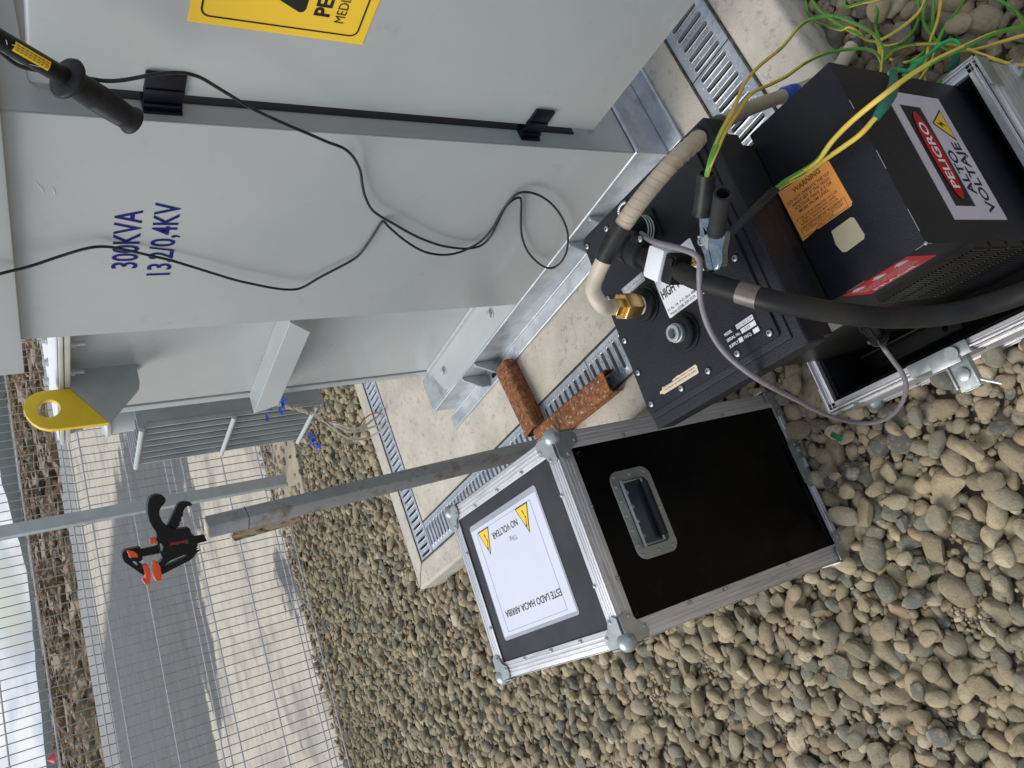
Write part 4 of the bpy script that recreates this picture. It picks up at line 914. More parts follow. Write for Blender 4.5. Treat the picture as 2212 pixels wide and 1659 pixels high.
# red fragile label on -x' face
XR = .281; RF = Fr(DV.p((XR, 0, 0)), -DV.y, DV.z)      # x = towards camera (-y'), z = outward -x'
mb = MB(); mb.prism([(-.614, .440), (-.503, .440), (-.503, .515), (-.614, .515)], .0, .0006, RF); rl = obj('fragile_label', mb, m_red, ub)
mb = MB()
for cx_ in (-.595, -.559, -.523):
    mb.prism([(cx_-.009, .494), (cx_+.009, .494), (cx_+.006, .500), (cx_+.012, .500), (cx_, .512), (cx_-.012, .500), (cx_-.006, .500)], .0007, .0009, RF)
def rtx(mb, s, x, z, h, w, bold=0): return txt(mb, s, RF.p((x, z, .0009)), RF.x, RF.y, h, w, 0, 0, bold=bold)
rtx(mb, 'ESTE LADO HACIA ARRIBA', -.606, .484, .0045, .09); rtx(mb, 'MANEJESE CON CUIDADO', -.606, .475, .0045, .09); rtx(mb, 'NO TIRAR NI VOLTEAR', -.606, .466, .0045, .09); rtx(mb, 'FRAGIL', -.600, .447, .011, .075, .02)
obj('label_lettering', mb, m_lilac, rl)
mb = MB()
for k in range(4):
    zc = .385-k*.052; mb.bb((-.628, zc-.021, 0), (-.470, zc+.021, .010), RF)
    for i in range(26): xx = -.626+i*.006; mb.bb((xx, zc-.020, .010), (xx+.004, zc+.020, .0125), RF)
obj('heat_sink', mb, m_powderO, ub)
TF = Fr(DV.p((.285, 0, 0)), -DV.y, DV.z)
mb = MB(); mb.prism([(-.785, .335), (-.712, .335), (-.712, .395), (-.785, .395)], 0, .0006, TF); lb = obj('data_label', mb, m_silver, body)
mb = MB(); mb.screw((-.76, .42, 0), .004, TF); obj('side_screw', mb, m_zinc, body); mb = MB(); mb.screw((-.69, .42, 0), .004, TF); obj('side_screw', mb, m_zinc, body)
mb = MB()
for a in ((-.780, .386), (-.780, .373), (-.780, .360), (-.780, .347)): mb.bb((a[0], a[1]-.001, .0007), (a[0]+.025, a[1]+.001, .0009), TF); mb.bb((a[0]+.03, a[1]-.004, .0007), (a[0]+.062, a[1]-.0035, .0009), TF)
obj('label_lettering', mb, m_ink, lb)

# ------------------------------------------------------------------ HV output cable (beige wrapped, brass fitting)
GB = Fr(DV.p((.406, .852, ZL)), DV.x, DV.y)
hv = empty('high_voltage_cable', GB.p((0, 0, .019)), 'beige tape wrapped cable with a brass nut screwed to the test set lid', 'cable')
mb = MB(); mb.lathe([(.0190, .019), (.0190, .030)], GB, 6); mb.lathe([(.0222, .0305), (.0235, .032), (.0235, .054), (.0222, .056)], GB, 6); mb.lathe([(.0150, .056), (.0150, .072)], GB, 6); obj('brass_nut', mb, m_brass, hv, bev=.001)
top_ = GB.p((0, 0, .068)); DVz = lambda p, z: at_z(p, z)
path = [top_, GB.p((0, 0, .085)), DVz((1296, 655), .765), DVz((1281, 625), .775), DVz((1291, 590), .775), DVz((1308, 555), .775)]
mb = MB(); mb.tube(spl(path, 6), .0125, 16); obj('cream_sheath', mb, m_tapeC, hv)
path2 = [DVz((1305, 560), .776), DVz((1318, 530), .775), DVz((1345, 486), .77)]
mb = MB(); mb.tube(spl(path2, 6), .0150, 16); obj('black_taped_joint', mb, m_tapeK, hv)
path3 = [DVz((1343, 490), .77), DVz((1372, 448), .76), DVz((1410, 400), .74), DVz((1452, 352), .715), DVz((1495, 312), .67), DVz((1530, 284), .60), DVz((1565, 262), .50), DVz((1610, 238), .40), DVz((1650, 222), .32), DVz((1700, 204), .24), DVz((1745, 186), .17), DVz((1800, 160), .10), DVz((1840, 100), .05)]
sp = spl(path3, 10); mb = MB(); mb.tube(sp, [.0132*(1+.012*math.sin(i*1.9)) for i in range(len(sp))], 18); obj('beige_wrapping', mb, m_tapeB, hv)
mb = MB()   # wrapping edges
L_ = 0; Ts = sp
for i in range(4, 60, 3):
    c = Ts[i]; t = Ts[i+1]-Ts[i-1]; t /= np.linalg.norm(t); u = np.cross(t, (0, 0, 1)); u /= np.linalg.norm(u); v = np.cross(t, u)
    mb.tube([c+.0137*(u*math.cos(a)+v*math.sin(a))+t*.004*math.sin(a) for a in np.linspace(0, 6.28, 17)], .0003, 4)
obj('wrap_edges', mb, m_tapeC, hv)
mb = MB(); s2 = [sp[i] for i in range(44, 58)]; mb.tube(s2, .0158, 14); obj('black_tape_band', mb, m_tapeK, hv)
mb = MB(); s2 = [sp[i] for i in range(88, 95)]; mb.tube(s2, [.0155, .017, .0155, .0145, .0165, .0155, .015], 12); obj('blue_tape_band', mb, m_bluet, hv)

# ------------------------------------------------------------------ thick control cable with connector
kb = DV.p((.505, .795, ZL)); kc = empty('control_cable', kb, 'thick black control cable with a white taped connector on the test set lid', 'cable')
G0 = Fr(at_z((1402, 498), ZL), DV.x, DV.y)
mb = MB(); mb.box((0, 0, .003), (.052, .052, .006), G0, b=.002); mb.lathe([(.024, .006), (.024, .030)], G0, 30); obj('socket_flange', mb, m_blackpl, kc)
mb = MB()
for z in (.011, .017, .023): mb.lathe([(.0243, z), (.0252, z+.0015), (.0243, z+.003)], G0, 30)
obj('silver_rings', mb, m_zinc, kc)
A = G0.p((0, 0, .03)); Zc = .712; B = at_z((1352, 530), Zc); Cc = at_z((1380, 546), Zc); Dd = at_z((1425, 566), Zc); E_ = at_z((1462, 582), Zc)
kd = (Dd-B)/np.linalg.norm(Dd-B); KR = zf(B, kd)
mb = MB(); mb.lathe([(.012, -.004), (.024, 0), (.026, .003), (.026, .018), (.022, .021)], KR, 14); mb.tube([A-np.array([0, 0, .005]), A*.5+B*.5+np.array([0, 0, .01]), B+kd*.01], [.021, .019, .019], 18); obj('threaded_elbow', mb, m_blackpl, kc, ang=20)
lc = float((Cc-B)@kd); mb = MB(); mb.lathe([(.019, lc-.012), (.0245, lc-.010), (.0252, lc), (.0245, lc+.012), (.019, lc+.014)], KR, 24)
for s_g in (-1, 1): mb.box((s_g*.020, .014*s_g, lc+.002), (.012, .010, .018), KR, b=.002)
obj('clamp_collar', mb, m_rubber, kc)
for s_g in (-1, 1):
    mb = MB(); K = Fr(KR.p((s_g*.0265, .014*s_g, lc+.002)), KR.y, KR.z); mb.screw((0, 0, 0), .004, zf(KR.p((s_g*.024, .016*s_g, lc+.012)), (0, 0, 1))); obj('collar_screw', mb, m_zinc, kc)
mb = MB(); mb.tube([KR.p((0, 0, lc+.01)), Dd+kd*.01], .0185, 18); obj('backshell', mb, m_blackpl, kc)
ax = (E_-Dd)/np.linalg.norm(E_-Dd); KB = Fr(Dd, ax, np.cross((0, 0, 1), ax))
mb = MB(); mb.box((.006, 0, -.001), (.034, .050, .042), KB, b=.006); obj('white_tape', mb, m_white, kc)
mb = MB(); mb.box((.034, 0, -.002), (.022, .045, .036), KB, b=.005); mb.box((.037, .012, .018), (.012, .012, .004), KB, b=.001); obj('cable_gland', mb, m_blackpl, kc)
hp = [KB.p((.03, 0, -.002)), at_z((1500, 602), .72), at_z((1555, 618), .715), at_z((1610, 635), .705), at_z((1670, 650), .69), at_z((1740, 664), .66), at_z((1810, 676), .62), at_z((1880, 684), .58), at_z((1950, 686), .54), at_z((2020, 682), .50), at_z((2090, 670), .47), at_z((2160, 650), .45), at_z((2240, 622), .44), at_z((2400, 560), .43)]
sp = spl(hp, 8); mb = MB(); mb.tube(sp, .0148, 20); obj('hose', mb, m_hose, kc)
mb = MB(); s2 = [sp[i] for i in range(22, 29)]; mb.tube(s2, .0158, 16); obj('clear_tape_band', mb, m_clearT, kc)

# grey thin lead
pk = DV.p((.281, .66, .40))
gp = [at_z((1385, 505), .70), at_z((1412, 522), .745), at_z((1450, 532), .745), at_z((1490, 544), .742), at_z((1510, 562), .738), at_z((1511, 600), .735), at_z((1514, 650), .72), at_z((1530, 705), .70), at_z((1562, 757), .685), at_z((1610, 800), .665), at_z((1660, 832), .62), at_z((1710, 858), .50), at_z((1760, 884), .34), at_z((1800, 901), .20), at_z((1840, 911), .10), at_z((1880, 914), .06), at_z((1915, 904), .07), at_z((1942, 880), .12), at_z((1957, 845), .19), at_z((1952, 812), .22), at_z((1930, 780), .25), at_z((1908, 750), .27), at_plane((1899, 733), DV.p((.262, 0, 0)), DV.x)]
gl = empty('grey_lead', gp[-1], 'thin grey lead hanging from the lid over the case rim to a black round plug', 'cable')
mb = MB(); mb.tube(spl(gp, 8), .0043, 12); obj('sheath', mb, m_grayc, gl)
p0 = at_plane((1872, 690), DV.p((.285, 0, 0)), DV.x); p1 = gp[-1]; d_ = p1-p0; Ln = np.linalg.norm(d_); PG = zf(p0, d_)
mb = MB(); mb.lathe([(.017, 0), (.018, .004), (.018, Ln*.42), (.013, Ln*.48), (.0115, Ln*.80), (.017, Ln*.82), (.017, Ln*.93), (.008, Ln*.97)], PG, 20)
for k in range(10): a = 2*math.pi*k/10; mb.cyl(PG.p((.018*math.cos(a), .018*math.sin(a), .003)), PG.p((.018*math.cos(a), .018*math.sin(a), Ln*.40)), .0022, 6)
obj('round_plug', mb, m_blackpl, gl, ang=25)
mb = MB(); mb.screw((0.006, .016, Ln*.88), .003, PG); mb.lathe([(.0173, Ln*.905), (.0173, Ln*.92)], PG, 20); obj('plug_screw', mb, m_zinc, gl)

# ------------------------------------------------------------------ earth clamp (jumper clamp) on the lid
cl = empty('earth_clamp', at_z((1532, 560), .665), 'steel spring clamp with two black handles gripping the brass stud on the lid', 'clamp')
h1a, h1b = at_z((1527, 374), .735), at_z((1516, 462), .715)
h2a, h2b = at_z((1562, 417), .80), at_z((1547, 500), .755)
def hollow(a, b, r):
    mb = MB(); d = b-a; Ln = np.linalg.norm(d); G = zf(a, d)
    mb.lathe([(r*.68, .03), (r*.72, 0), (r, .0), (r*1.04, .004), (r*1.0, .01), (r*.97, Ln*.5), (r*1.02, Ln*.9), (r*1.1, Ln-.003), (r*1.08, Ln)], G, 24, cap=False)
    mb.lathe([(r*.68, .03), (.0001, .03)], G, 24, m=1, cap=False); mb.lathe([(r*1.08, Ln), (.0001, Ln)], G, 24, cap=False); return mb
obj('handle_sleeve', hollow(h1a, h1b, .0125), [m_tapeK, m_dark], cl); obj('handle_sleeve', hollow(h2a, h2b, .0112), [m_rubber, m_foot], cl)
def jaw(P, z, th):
    mb = MB(); pol = [tuple(at_z(p, z)[:2]) for p in P]
    ar = sum(pol[i][0]*pol[(i+1) % len(pol)][1]-pol[(i+1) % len(pol)][0]*pol[i][1] for i in range(len(pol)))
    mb.prism(pol if ar > 0 else pol[::-1], z-th, z); return mb
obj('jaw', jaw([(1506, 455), (1531, 457), (1533, 492), (1529, 516), (1542, 534), (1548, 556), (1546, 584), (1530, 592), (1522, 572), (1517, 545), (1508, 520)], .712, .022), m_skyblue, cl, bev=.0035)
obj('jaw', jaw([(1536, 493), (1560, 497), (1562, 515), (1556, 540), (1557, 566), (1552, 582), (1539, 588), (1533, 562), (1527, 536), (1528, 518)], .732, .018), m_skyblue, cl, bev=.0035)
mb = MB(); c0 = at_z((1522, 520), .713); mb.tube([c0+np.array([math.cos(t)*.006, math.sin(t)*.006, -.012+t*.0009]) for t in np.linspace(0, 25, 60)], .0014, 6); mb.box(tuple(at_z((1526, 524), .728)), (.018, .014, .002), DV if False else W, b=.0006); obj('spring', mb, m_zinc, cl)
st = MB(); s0_ = at_z((1508, 556), .662); st.lathe([(.007, -.012), (.007, .01), (.005, .012)], Fr(s0_), 12); st.tube([s0_+np.array([.0, 0, .008]), at_z((1497, 549), .672), at_z((1493, 541), .676)], [.003, .0048, .0035], 10); st.tube([s0_+np.array([.0, 0, .008]), at_z((1500, 567), .672), at_z((1490, 575), .676)], [.003, .0048, .0035], 10)
obj('wing_stud', st, m_brass, ts)
# ball chain beside the lid edge
mb = MB(); ch = [at_z(p, .655) for p in ((1350, 437), (1344, 441), (1339, 448), (1337, 456), (1339, 464), (1344, 470), (1350, 472), (1355, 467))]
for q in spl(ch, 2): mb.ball(tuple(q), .0032, W, 0, 1)
obj('ball_chain', mb, m_zinc, ts)
# flat black lead from the clamp to the two striped wires
mb = MB(); bl = [at_z((1548, 545), .70), at_z((1575, 507), .70), at_z((1615, 468), .67), at_z((1650, 432), .62), at_z((1675, 410), .58)]
mb.tube(spl(bl, 8), [.0065+.0*i for i in range(4*8+1)], 10, flat=.7); obj('black_lead', mb, m_cableK, label='short flat black lead from the spring clamp to the striped earth wires', cat='cable')

# ------------------------------------------------------------------ green and yellow earth leads
def stripe(i, k, n): return 1 if ((k+i*.10) % n) < n*.5 else 0
EG = 'green and yellow earth leads'
def lead(pts, label, r=.0031, extra=None):
    mb = MB(); sp = spl(pts, 9); mb.tube(sp, r, 12, mf=stripe); return obj('earth_lead', mb, [m_gy1, m_gy2], label=label, cat='earth lead', group=EG)
a4 = lambda x, y: (1608.5+x/3.666, y/3.666)
def pz(lst): return [at_z(a4(x, y), z) for x, y, z in lst]
hs = h1a+(h1b-h1a)*.15
lead([hs, at_z((1529, 366), .75), at_z((1541, 325), .74), at_z((1560, 280), .70), at_z((1585, 235), .60)]+pz([(0, 660, .48), (120, 520, .38), (300, 370, .26), (440, 205, .17), (560, 145, .13), (700, 125, .11), (860, 180, .09), (1000, 255, .08), (1085, 360, .08), (1095, 470, .08), (1075, 600, .07)]), 'green and yellow earth lead arching highest from the clamp handle over the kerb')
lead([hs, at_z((1532, 362), .75), at_z((1548, 325), .74), at_z((1566, 285), .70), at_z((1590, 248), .60)]+pz([(60, 740, .46), (200, 670, .38), (330, 605, .30), (480, 500, .22), (640, 425, .15), (830, 390, .10), (970, 390, .09), (1050, 430, .08), (1090, 530, .07), (1065, 620, .06)]), 'green and yellow earth lead curving low from the clamp handle past the beige cable')
lead([at_z((1672, 411), .58)]+pz([(330, 1430, .56), (450, 1360, .55), (580, 1270, .55), (700, 1110, .55), (860, 950, .56), (1080, 770, .56), (1280, 620, .52), (1500, 485, .44), (1750, 365, .32), (1980, 265, .22), (2212, 210, .14), (2450, 190, .08)]), 'straight green and yellow earth lead crossing the danger label to the photo edge', .0037)
lead([at_z((1673, 413), .575)]+pz([(340, 1445, .55), (470, 1385, .54), (640, 1260, .54), (800, 1150, .54), (920, 1060, .54), (1040, 930, .53)]), 'short green and yellow earth lead ending in the dark green sleeve', .0037)
gg = .028
def gz_(lst, lift=0): return [at_z(a4(x, y), gg+lift+.012*math.sin(x*.013+y*.017)) for x, y in lst]
lead(gz_([(478, -60), (488, 60), (545, 160), (640, 200), (760, 235), (830, 215), (900, 255), (960, 320), (1050, 340), (1070, 440), (1085, 500)]), 'striped earth lead twisting over the stones beside the kerb')
lead(gz_([(500, -40), (600, 90), (740, 190), (880, 265), (1000, 325), (1110, 300), (1280, 190), (1400, 70), (1440, -60)], .008), 'striped earth lead forming a shallow V over the stones by the kerb')
lead(gz_([(1368, -60), (1380, 120), (1340, 240), (1250, 330), (1130, 365), (1060, 350)]), 'striped earth lead in a half loop, the one ending by the twisted pair')
lead(gz_([(1445, -40), (1415, 90), (1425, 200), (1490, 290), (1570, 370), (1700, 400), (1850, 385), (2040, 330), (2212, 280), (2400, 230)], .006), 'striped earth lead curving along below the straight one to the photo edge')
lead(gz_([(1500, -60), (1490, 120), (1475, 300), (1420, 410), (1330, 480), (1240, 495), (1150, 465)]), 'mostly green earth lead hooking back over the stones behind the green clip')
lead(gz_([(1760, -40), (1680, 90), (1590, 210), (1530, 340), (1490, 470), (1430, 570), (1340, 690)], .01), 'striped earth lead running straight down behind the test set')
lead(gz_([(1060, 540), (1110, 470), (1190, 395), (1320, 355), (1480, 345), (1640, 350), (1780, 395), (1940, 455), (2100, 505), (2300, 525)], .012), 'striped earth lead waving across the stones above the open case corner')
lead(gz_([(1050, -60), (1045, 100), (1040, 220), (1075, 330), (1085, 440)]), 'short green earth lead standing upright in the picture behind the twisted pair')
lead(gz_([(820, -60), (790, 25), (820, 52), (900, 30), (1040, 0), (1150, -40)]), 'striped earth lead with a tight bend at the top photo edge')
lead(gz_([(1980, -10), (2080, 40), (2170, 120), (2240, 240), (2280, 400)]), 'striped earth lead arcing in the corner of the photo')
lead(gz_([(2230, 440), (2150, 530), (2080, 620)]), 'short striped earth lead dropping behind the case corner bracket')
lead(gz_([(1650, 560), (1560, 640), (1500, 690), (1440, 670), (1420, 570), (1440, 450), (1470, 330), (1530, 150), (1560, -40)], .004), 'striped earth lead leaving the lower dark green sleeve in a loop')
# green test lead with clip
tl = empty('green_test_lead', at_z(a4(1320, 540), .06), 'thin bright green test lead with a green insulated clip and dark green sleeves', 'test lead')
mb = MB(); sl = pz([(1035, 940, .53), (1100, 840, .52), (1160, 740, .50), (1180, 650, .48), (1175, 570, .46)]); mb.tube(spl(sl, 6), [.0055+.0028*math.sin(math.pi*min(1, i/20)) for i in range(25)], 14); obj('upper_sleeve', mb, m_greenD, tl)
mb = MB(); mb.tube(spl(pz([(1150, 580, .46), (1180, 555, .44), (1250, 560, .36), (1330, 575, .28)]), 8), .0034, 10); obj('green_wire', mb, m_green, tl); mb = MB()
mb.tube(spl(pz([(1400, 475, .12), (1470, 420, .09), (1550, 355, .07), (1640, 318, .06), (1695, 345, .06), (1695, 400, .06), (1680, 440, .05)]), 8), .0034, 10); obj('green_wire', mb, m_green, tl)
c1, c2 = at_z(a4(1240, 650), .26), at_z(a4(1345, 520), .17); c3 = at_z(a4(1415, 465), .12)
mb = MB(); mb.tube([c1, c1*.5+c2*.5, c2], [.011, .012, .008], 12, flat=.55); mb.tube([c2+(c3-c2)*t for t in np.linspace(0, 1, 15)], [.0075-.0003*i+(.0016 if i % 2 else 0) for i in range(15)], 12); obj('clip_boot', mb, m_green, tl, ang=25)
mb = MB(); mb.tube(spl(pz([(1685, 430, .055), (1665, 490, .05), (1610, 540, .05)]), 6), [.0045+.003*math.sin(math.pi*i/12) for i in range(13)], 12); obj('lower_sleeve', mb, m_greenD, tl)
# scrap of green tape on the stones
mb = MB(); q = at_z((1806, 943), .035); G = yawf(35, q); mb.box((0, 0, 0), (.026, .013, .002), G, b=.0005); obj('green_tape_scrap', mb, mat('green_tape', (.01, .16, .06), .4), label='small piece of dark green tape between two stones beside the flight case', cat='tape scrap')

# ------------------------------------------------------------------ black cable hanging on the transformer
r5 = lambda x, y: (x/3.666, 411.5+y/3.666); r6 = lambda x, y: (548.6+x/3.666, 411.5+y/3.666); r7 = lambda x, y: (1097.2+x/3.666, 411.5+y/3.666)
cp = [(-330, 700), (-60, 612), (0, 591.5), (65, 575), (131, 553), (191, 535.6), (232, 533), (273, 540), (320, 551), (365.5, 561.5), (414, 576), (464, 591.5), (505, 604), (545.6, 613.4), (589, 622), (625, 625.6), (652, 621.5), (690, 599.7), (722, 583), (750.5, 568), (768, 557), (780.5, 545), (805, 509.7), (819, 487), (826, 479), (831, 480), (840.5, 490.6), (876, 520.6), (916.9, 543.8), (957.8, 550.6), (990.5, 545.5), (1018, 534), (1039.6, 520.6), (1056, 503), (1066.9, 488), (1079, 466), (1091.4, 447), (1108, 432), (1121, 427), (1126, 434), (1125.5, 460), (1125.5, 493), (1130, 520), (1140, 543), (1153, 559), (1168, 572), (1184, 579), (1200, 576), (1215, 562), (1224.8, 540), (1227, 510), (1221, 485), (1210, 463), (1194, 443), (1177, 429), (1157, 419), (1138, 415), (1120, 417.5), (1104, 430), (1090, 450), (1075, 480), (1063, 505), (1049, 523), (1030, 534), (998.7, 537), (957.8, 531.5), (930, 523), (903, 512.4), (875, 498), (848.7, 482.4), (820, 466), (802, 451), (789, 425), (783, 400), (779, 372), (770, 350), (758, 333), (740, 319), (708, 307), (671, 291), (610, 265), (548, 236), (491, 202), (460, 183), (436, 169), (410, 160), (382, 157), (355, 158.5), (327, 162), (300, 167), (273, 172), (250, 174.5), (225, 174.5), (200, 171), (170, 166), (120, 158), (71, 150), (35.5, 139), (0, 112), (-60, 60)]
pts = []
for i, p in enumerate(cp):
    x = 1.018 - (.004 if 41 < i < 60 else 0) + .006*math.sin(i*.35)
    if i > 74: x = 1.018-min(.05, (i-74)*.0035)
    if i < 6: x = (.97, .985, .995, 1.005, 1.012, 1.016)[i]
    pts.append(at_X(p, x))
mb = MB(); mb.tube(spl(pts, 4), .0029, 10); obj('black_cable', mb, m_cableK, label='long thin black cable looping across the transformer side and its open door', cat='cable')
# hot stick with rubber grip
g0, g1, gt = at_X((143, 168), .945), at_X((287, 262), .95), at_X((-120, 16), .93)
stick = empty('hot_stick', g1, 'black insulated stick with ribbed rubber hand grip and yellow label, leaning across the transformer', 'insulated stick')
mb = MB(); mb.tube([gt, g0], .0128, 20); sh = obj('pole', mb, m_blackpl, stick)
d_ = g1-g0; Ln = np.linalg.norm(d_); G = zf(g0, d_)
prof = [(.014, -.004), (.028, -.002), (.030, .002), (.028, .006), (.021, .010), (.0185, .016)]
nr = 26
for i in range(nr):
    z = .018+(Ln-.040)*i/nr; r = .0178+.0016*math.sin(math.pi*i/nr); prof += [(r, z), (r+.0009, z+(Ln-.04)/nr*.5)]
prof += [(.0185, Ln-.02), (.0185, Ln-.006), (.0212, Ln-.004), (.0214, Ln-.001), (.0185, Ln)]
mb = MB(); mb.lathe(prof, G, 32); obj('rubber_grip', mb, m_rubber, stick, ang=60)
pd = (g0-gt)/np.linalg.norm(g0-gt); tv = CAM-g0; tv = tv-pd*(tv@pd); tv /= np.linalg.norm(tv); sd_ = np.cross(pd, tv)
if sd_[2] > 0: sd_ = -sd_
mb = MB(); s0_, s1_ = g0-pd*.084, g0-pd*.034
N = 7; vs = []
for s in (s0_, s1_):
    for k in range(N): a = -.35+1.0*k/(N-1); vs.append(s+.0133*(tv*math.cos(a)+sd_*math.sin(a)))
mb.add(vs, [(k, k+1, N+k+1, N+k) for k in range(N-1)]); yl = obj('yellow_label', mb, m_signY, stick)
mb = MB()
for k, a in enumerate((-.08, .16, .40)):
    for j in range(8):
        c = s0_+pd*(.003+j*.0058); e_ = c+pd*(.0040); nrm = tv*math.cos(a)+sd_*math.sin(a); mb.tube([c+nrm*.0135, e_+nrm*.0135], .00045, 4)
obj('label_lettering', mb, m_ink, yl)
mb = MB()
for k in range(16):
    a = random.uniform(-1.2, .6); s = random.uniform(.05, .155); p = g0-pd*s; a2 = a+random.uniform(-.5, .5); p2 = p+pd*random.uniform(-.014, .014)
    mb.tube([p+.0134*(tv*math.cos(a)+sd_*math.sin(a)), p2+.0134*(tv*math.cos(a2)+sd_*math.sin(a2))], .00035, 4)
obj('clear_film_creases', mb, m_white, stick)

# ------------------------------------------------------------------ steel post on rusty channels, with bar clamp
foot = at_z((1200, 958), PZ+.05); topc = at_d((447, 1139), 1.985)
foot = foot; ax = topc-foot; PH = np.linalg.norm(ax); ax /= PH
wdir = np.array([.42, .90, 0]); FP = Fr(foot, ax, np.cross(ax, (-.86, -.5, 0)))
def steelpost():
    best = FP; return best
mb = MB(); hw = .0195
G = Fr(foot, (1, 0, 0), (0, 1, 0)); yawp = math.radians(28)
ux = np.array([math.cos(yawp), math.sin(yawp), 0]); PX = Fr(foot, ax, ux)   # x = along post
N_ = 14; vs = []
mb.bb((-.02, -hw, -hw), (PH, hw, hw), PX, b=.004)
post = obj('steel_post', mb, m_post, label='weathered grey square steel post standing behind the flight case with a clamp on top', cat='steel post')
mb = MB(); mb.bb((PH-.093, -hw-.0006, -hw-.0006), (PH-.0915, hw+.0006, hw+.0006), PX); obj('marked_line', mb, m_ink, post)
mb = MB(); mb.bb((PH-.001, -hw+.003, -hw+.003), (PH+.0025, hw-.003, hw-.003), PX, b=.001); obj('cut_end', mb, m_beigeL, post)
# timber strip behind
wa, wb = at_d((502, 1158), 2.03), at_d((645, 1120), 2.10); d_ = wb-wa
mb = MB(); TFm = Fr(wa, d_, np.cross(d_, CAM-wa)); Lw = np.linalg.norm(d_)
mb.prism([(0, -.008), (.01, -.011), (.03, -.009), (Lw*.3, -.012), (Lw*.42, -.009), (Lw*.7, -.008), (Lw*.85, -.004), (Lw, .0), (Lw, .012), (0, .014), (-.006, .002)], -.010, .006, TFm); obj('timber_strip', mb, m_wood, label='splintered strip of timber fixed behind the top of the steel post', cat='timber', bev=.001)
# rusty channels
def channel(a, b, w, h, t, m, label, open_side=1, up=(0, 0, 1)):
    a, b = np.array(a), np.array(b); d = b-a; Ln = np.linalg.norm(d); G = Fr(a, d, np.cross(up, d))
    mb = MB(); o = w/2; r = .015
    arc_ = [(r*(1-math.cos(a)), r*math.sin(a)) for a in np.linspace(0, math.pi/2, 6)]
    sec = [(-o+.004, 0)]+[(-o+ax_, h-r+ay_) for ax_, ay_ in arc_]+[(o-ax_, h-r+ay_) for ax_, ay_ in arc_[::-1]]+[(o-.004, 0)]
    inn = [(o-t, 0), (o-t, h-r), (o-r, h-t), (-o+r, h-t), (-o+t, h-r), (-o+t, 0)]
    pol = sec+inn; GG = Fr(a, np.cross(up, d), up)  # x across, y up, z along
    z1 = Ln if GG.z@d > 0 else -Ln
    mb.prism(pol, min(0, z1), max(0, z1), GG)
    return obj('rusty_channel', mb, m, label=label, cat='steel channel', group='rusted channels under the post', ang=30)
channel((.725, 1.945, PZ+.001), (.985, 1.968, PZ+.001), .082, .050, .004, m_rust, 'rusted steel channel pointing at the transformer skid')
channel((.672, 1.515, PZ+.001), (.690, 1.93, PZ+.001), .072, .050, .0035, m_rustP, 'rusted steel channel lying open ended along the drain grate, streaked with old paint')
mb = MB(); mb.bb((-.05, -.04, 0), (.05, .04, .045), yawf(8, foot-np.array([0, 0, .05])), b=.003); obj('post_base_plate', mb, m_rust, post)

# bar clamp, facing the camera, its bar tip on the post's top
vd = CAM-topc; vd /= np.linalg.norm(vd)
rx_ = RW@np.array([1, 0, 0.]); ry_ = RW@np.array([0, -1, 0.])
nrm = vd+.28*rx_-.18*ry_; nrm /= np.linalg.norm(nrm)
kc0 = np.array(at_d((455, 1157), 1.975))
def kp(x, y):   # clamp outline points measured on its own plane
    p = (219.4+x/6.72, 1014.9+y/6.72); return at_plane(p, kc0, nrm)
KX = Fr(kc0, rx_-nrm*(rx_@nrm), ry_-nrm*(ry_@nrm)); 
if KX.z@vd < 0: KX = Fr(kc0, KX.x, -KX.y)
def k2(x, y): q = KX.inv(kp(x, y)); return (q[0], q[1])
bar_c = empty('bar_clamp', kc0, 'black and orange one handed bar clamp fixed to the top of the steel post', 'bar clamp')
def kpoly(mb, P, th, z=0, holes=(), m=0):
    pol = [k2(*p) for p in P]; hs_ = [[k2(*p) for p in h] for h in holes]
    ar = sum(pol[i][0]*pol[(i+1) % len(pol)][1]-pol[(i+1) % len(pol)][0]*pol[i][1] for i in range(len(pol)))
    if ar < 0: pol = pol[::-1]
    hh = []
    for h in hs_:
        ar = sum(h[i][0]*h[(i+1) % len(h)][1]-h[(i+1) % len(h)][0]*h[i][1] for i in range(len(h))); hh.append(h[::-1] if ar > 0 else h)
    mb.prism(pol, z-th/2, z+th/2, KX, holes=hh, m=m); return mb
mb = MB(); kpoly(mb, [(1530, 1030), (1480, 935), (1330, 965), (780, 1100), (560, 1150), (480, 1175), (500, 1262), (580, 1258), (820, 1212), (1370, 1072)], .006); obj('steel_bar', mb, m_blackpl, bar_c, bev=.0005)
body_ = [(775, 890), (720, 820), (680, 740), (655, 620), (655, 500), (680, 410), (730, 365), (800, 345), (870, 360), (910, 400), (918, 440), (900, 480), (850, 530), (825, 590), (830, 660), (870, 740), (945, 810), (1060, 850), (1160, 845), (1245, 828), (1268, 840), (1290, 920), (1325, 930), (1345, 1000), (1380, 1080), (1360, 1140), (1310, 1170), (900, 1245), (870, 1260), (840, 1200), (800, 1100), (800, 990)]
mb = MB(); kpoly(mb, body_, .026); bd_ = obj('clamp_body', mb, m_blackpl, bar_c, bev=.004)
trig = [(945, 805), (1000, 690), (1060, 560), (1100, 490), (1150, 460), (1220, 452), (1280, 465), (1308, 490), (1290, 520), (1240, 520), (1200, 550), (1175, 600), (1170, 660), (1145, 690), (1150, 730), (1120, 760), (1125, 790), (1090, 830), (1060, 850)]
mb = MB(); kpoly(mb, trig, .016); obj('trigger', mb, m_blackpl, bar_c, bev=.003)
jaw2 = [(870, 1255), (1310, 1165), (1365, 1150), (1355, 1215), (1320, 1265), (1260, 1310), (860, 1515), (835, 1430), (820, 1350), (870, 1290)]
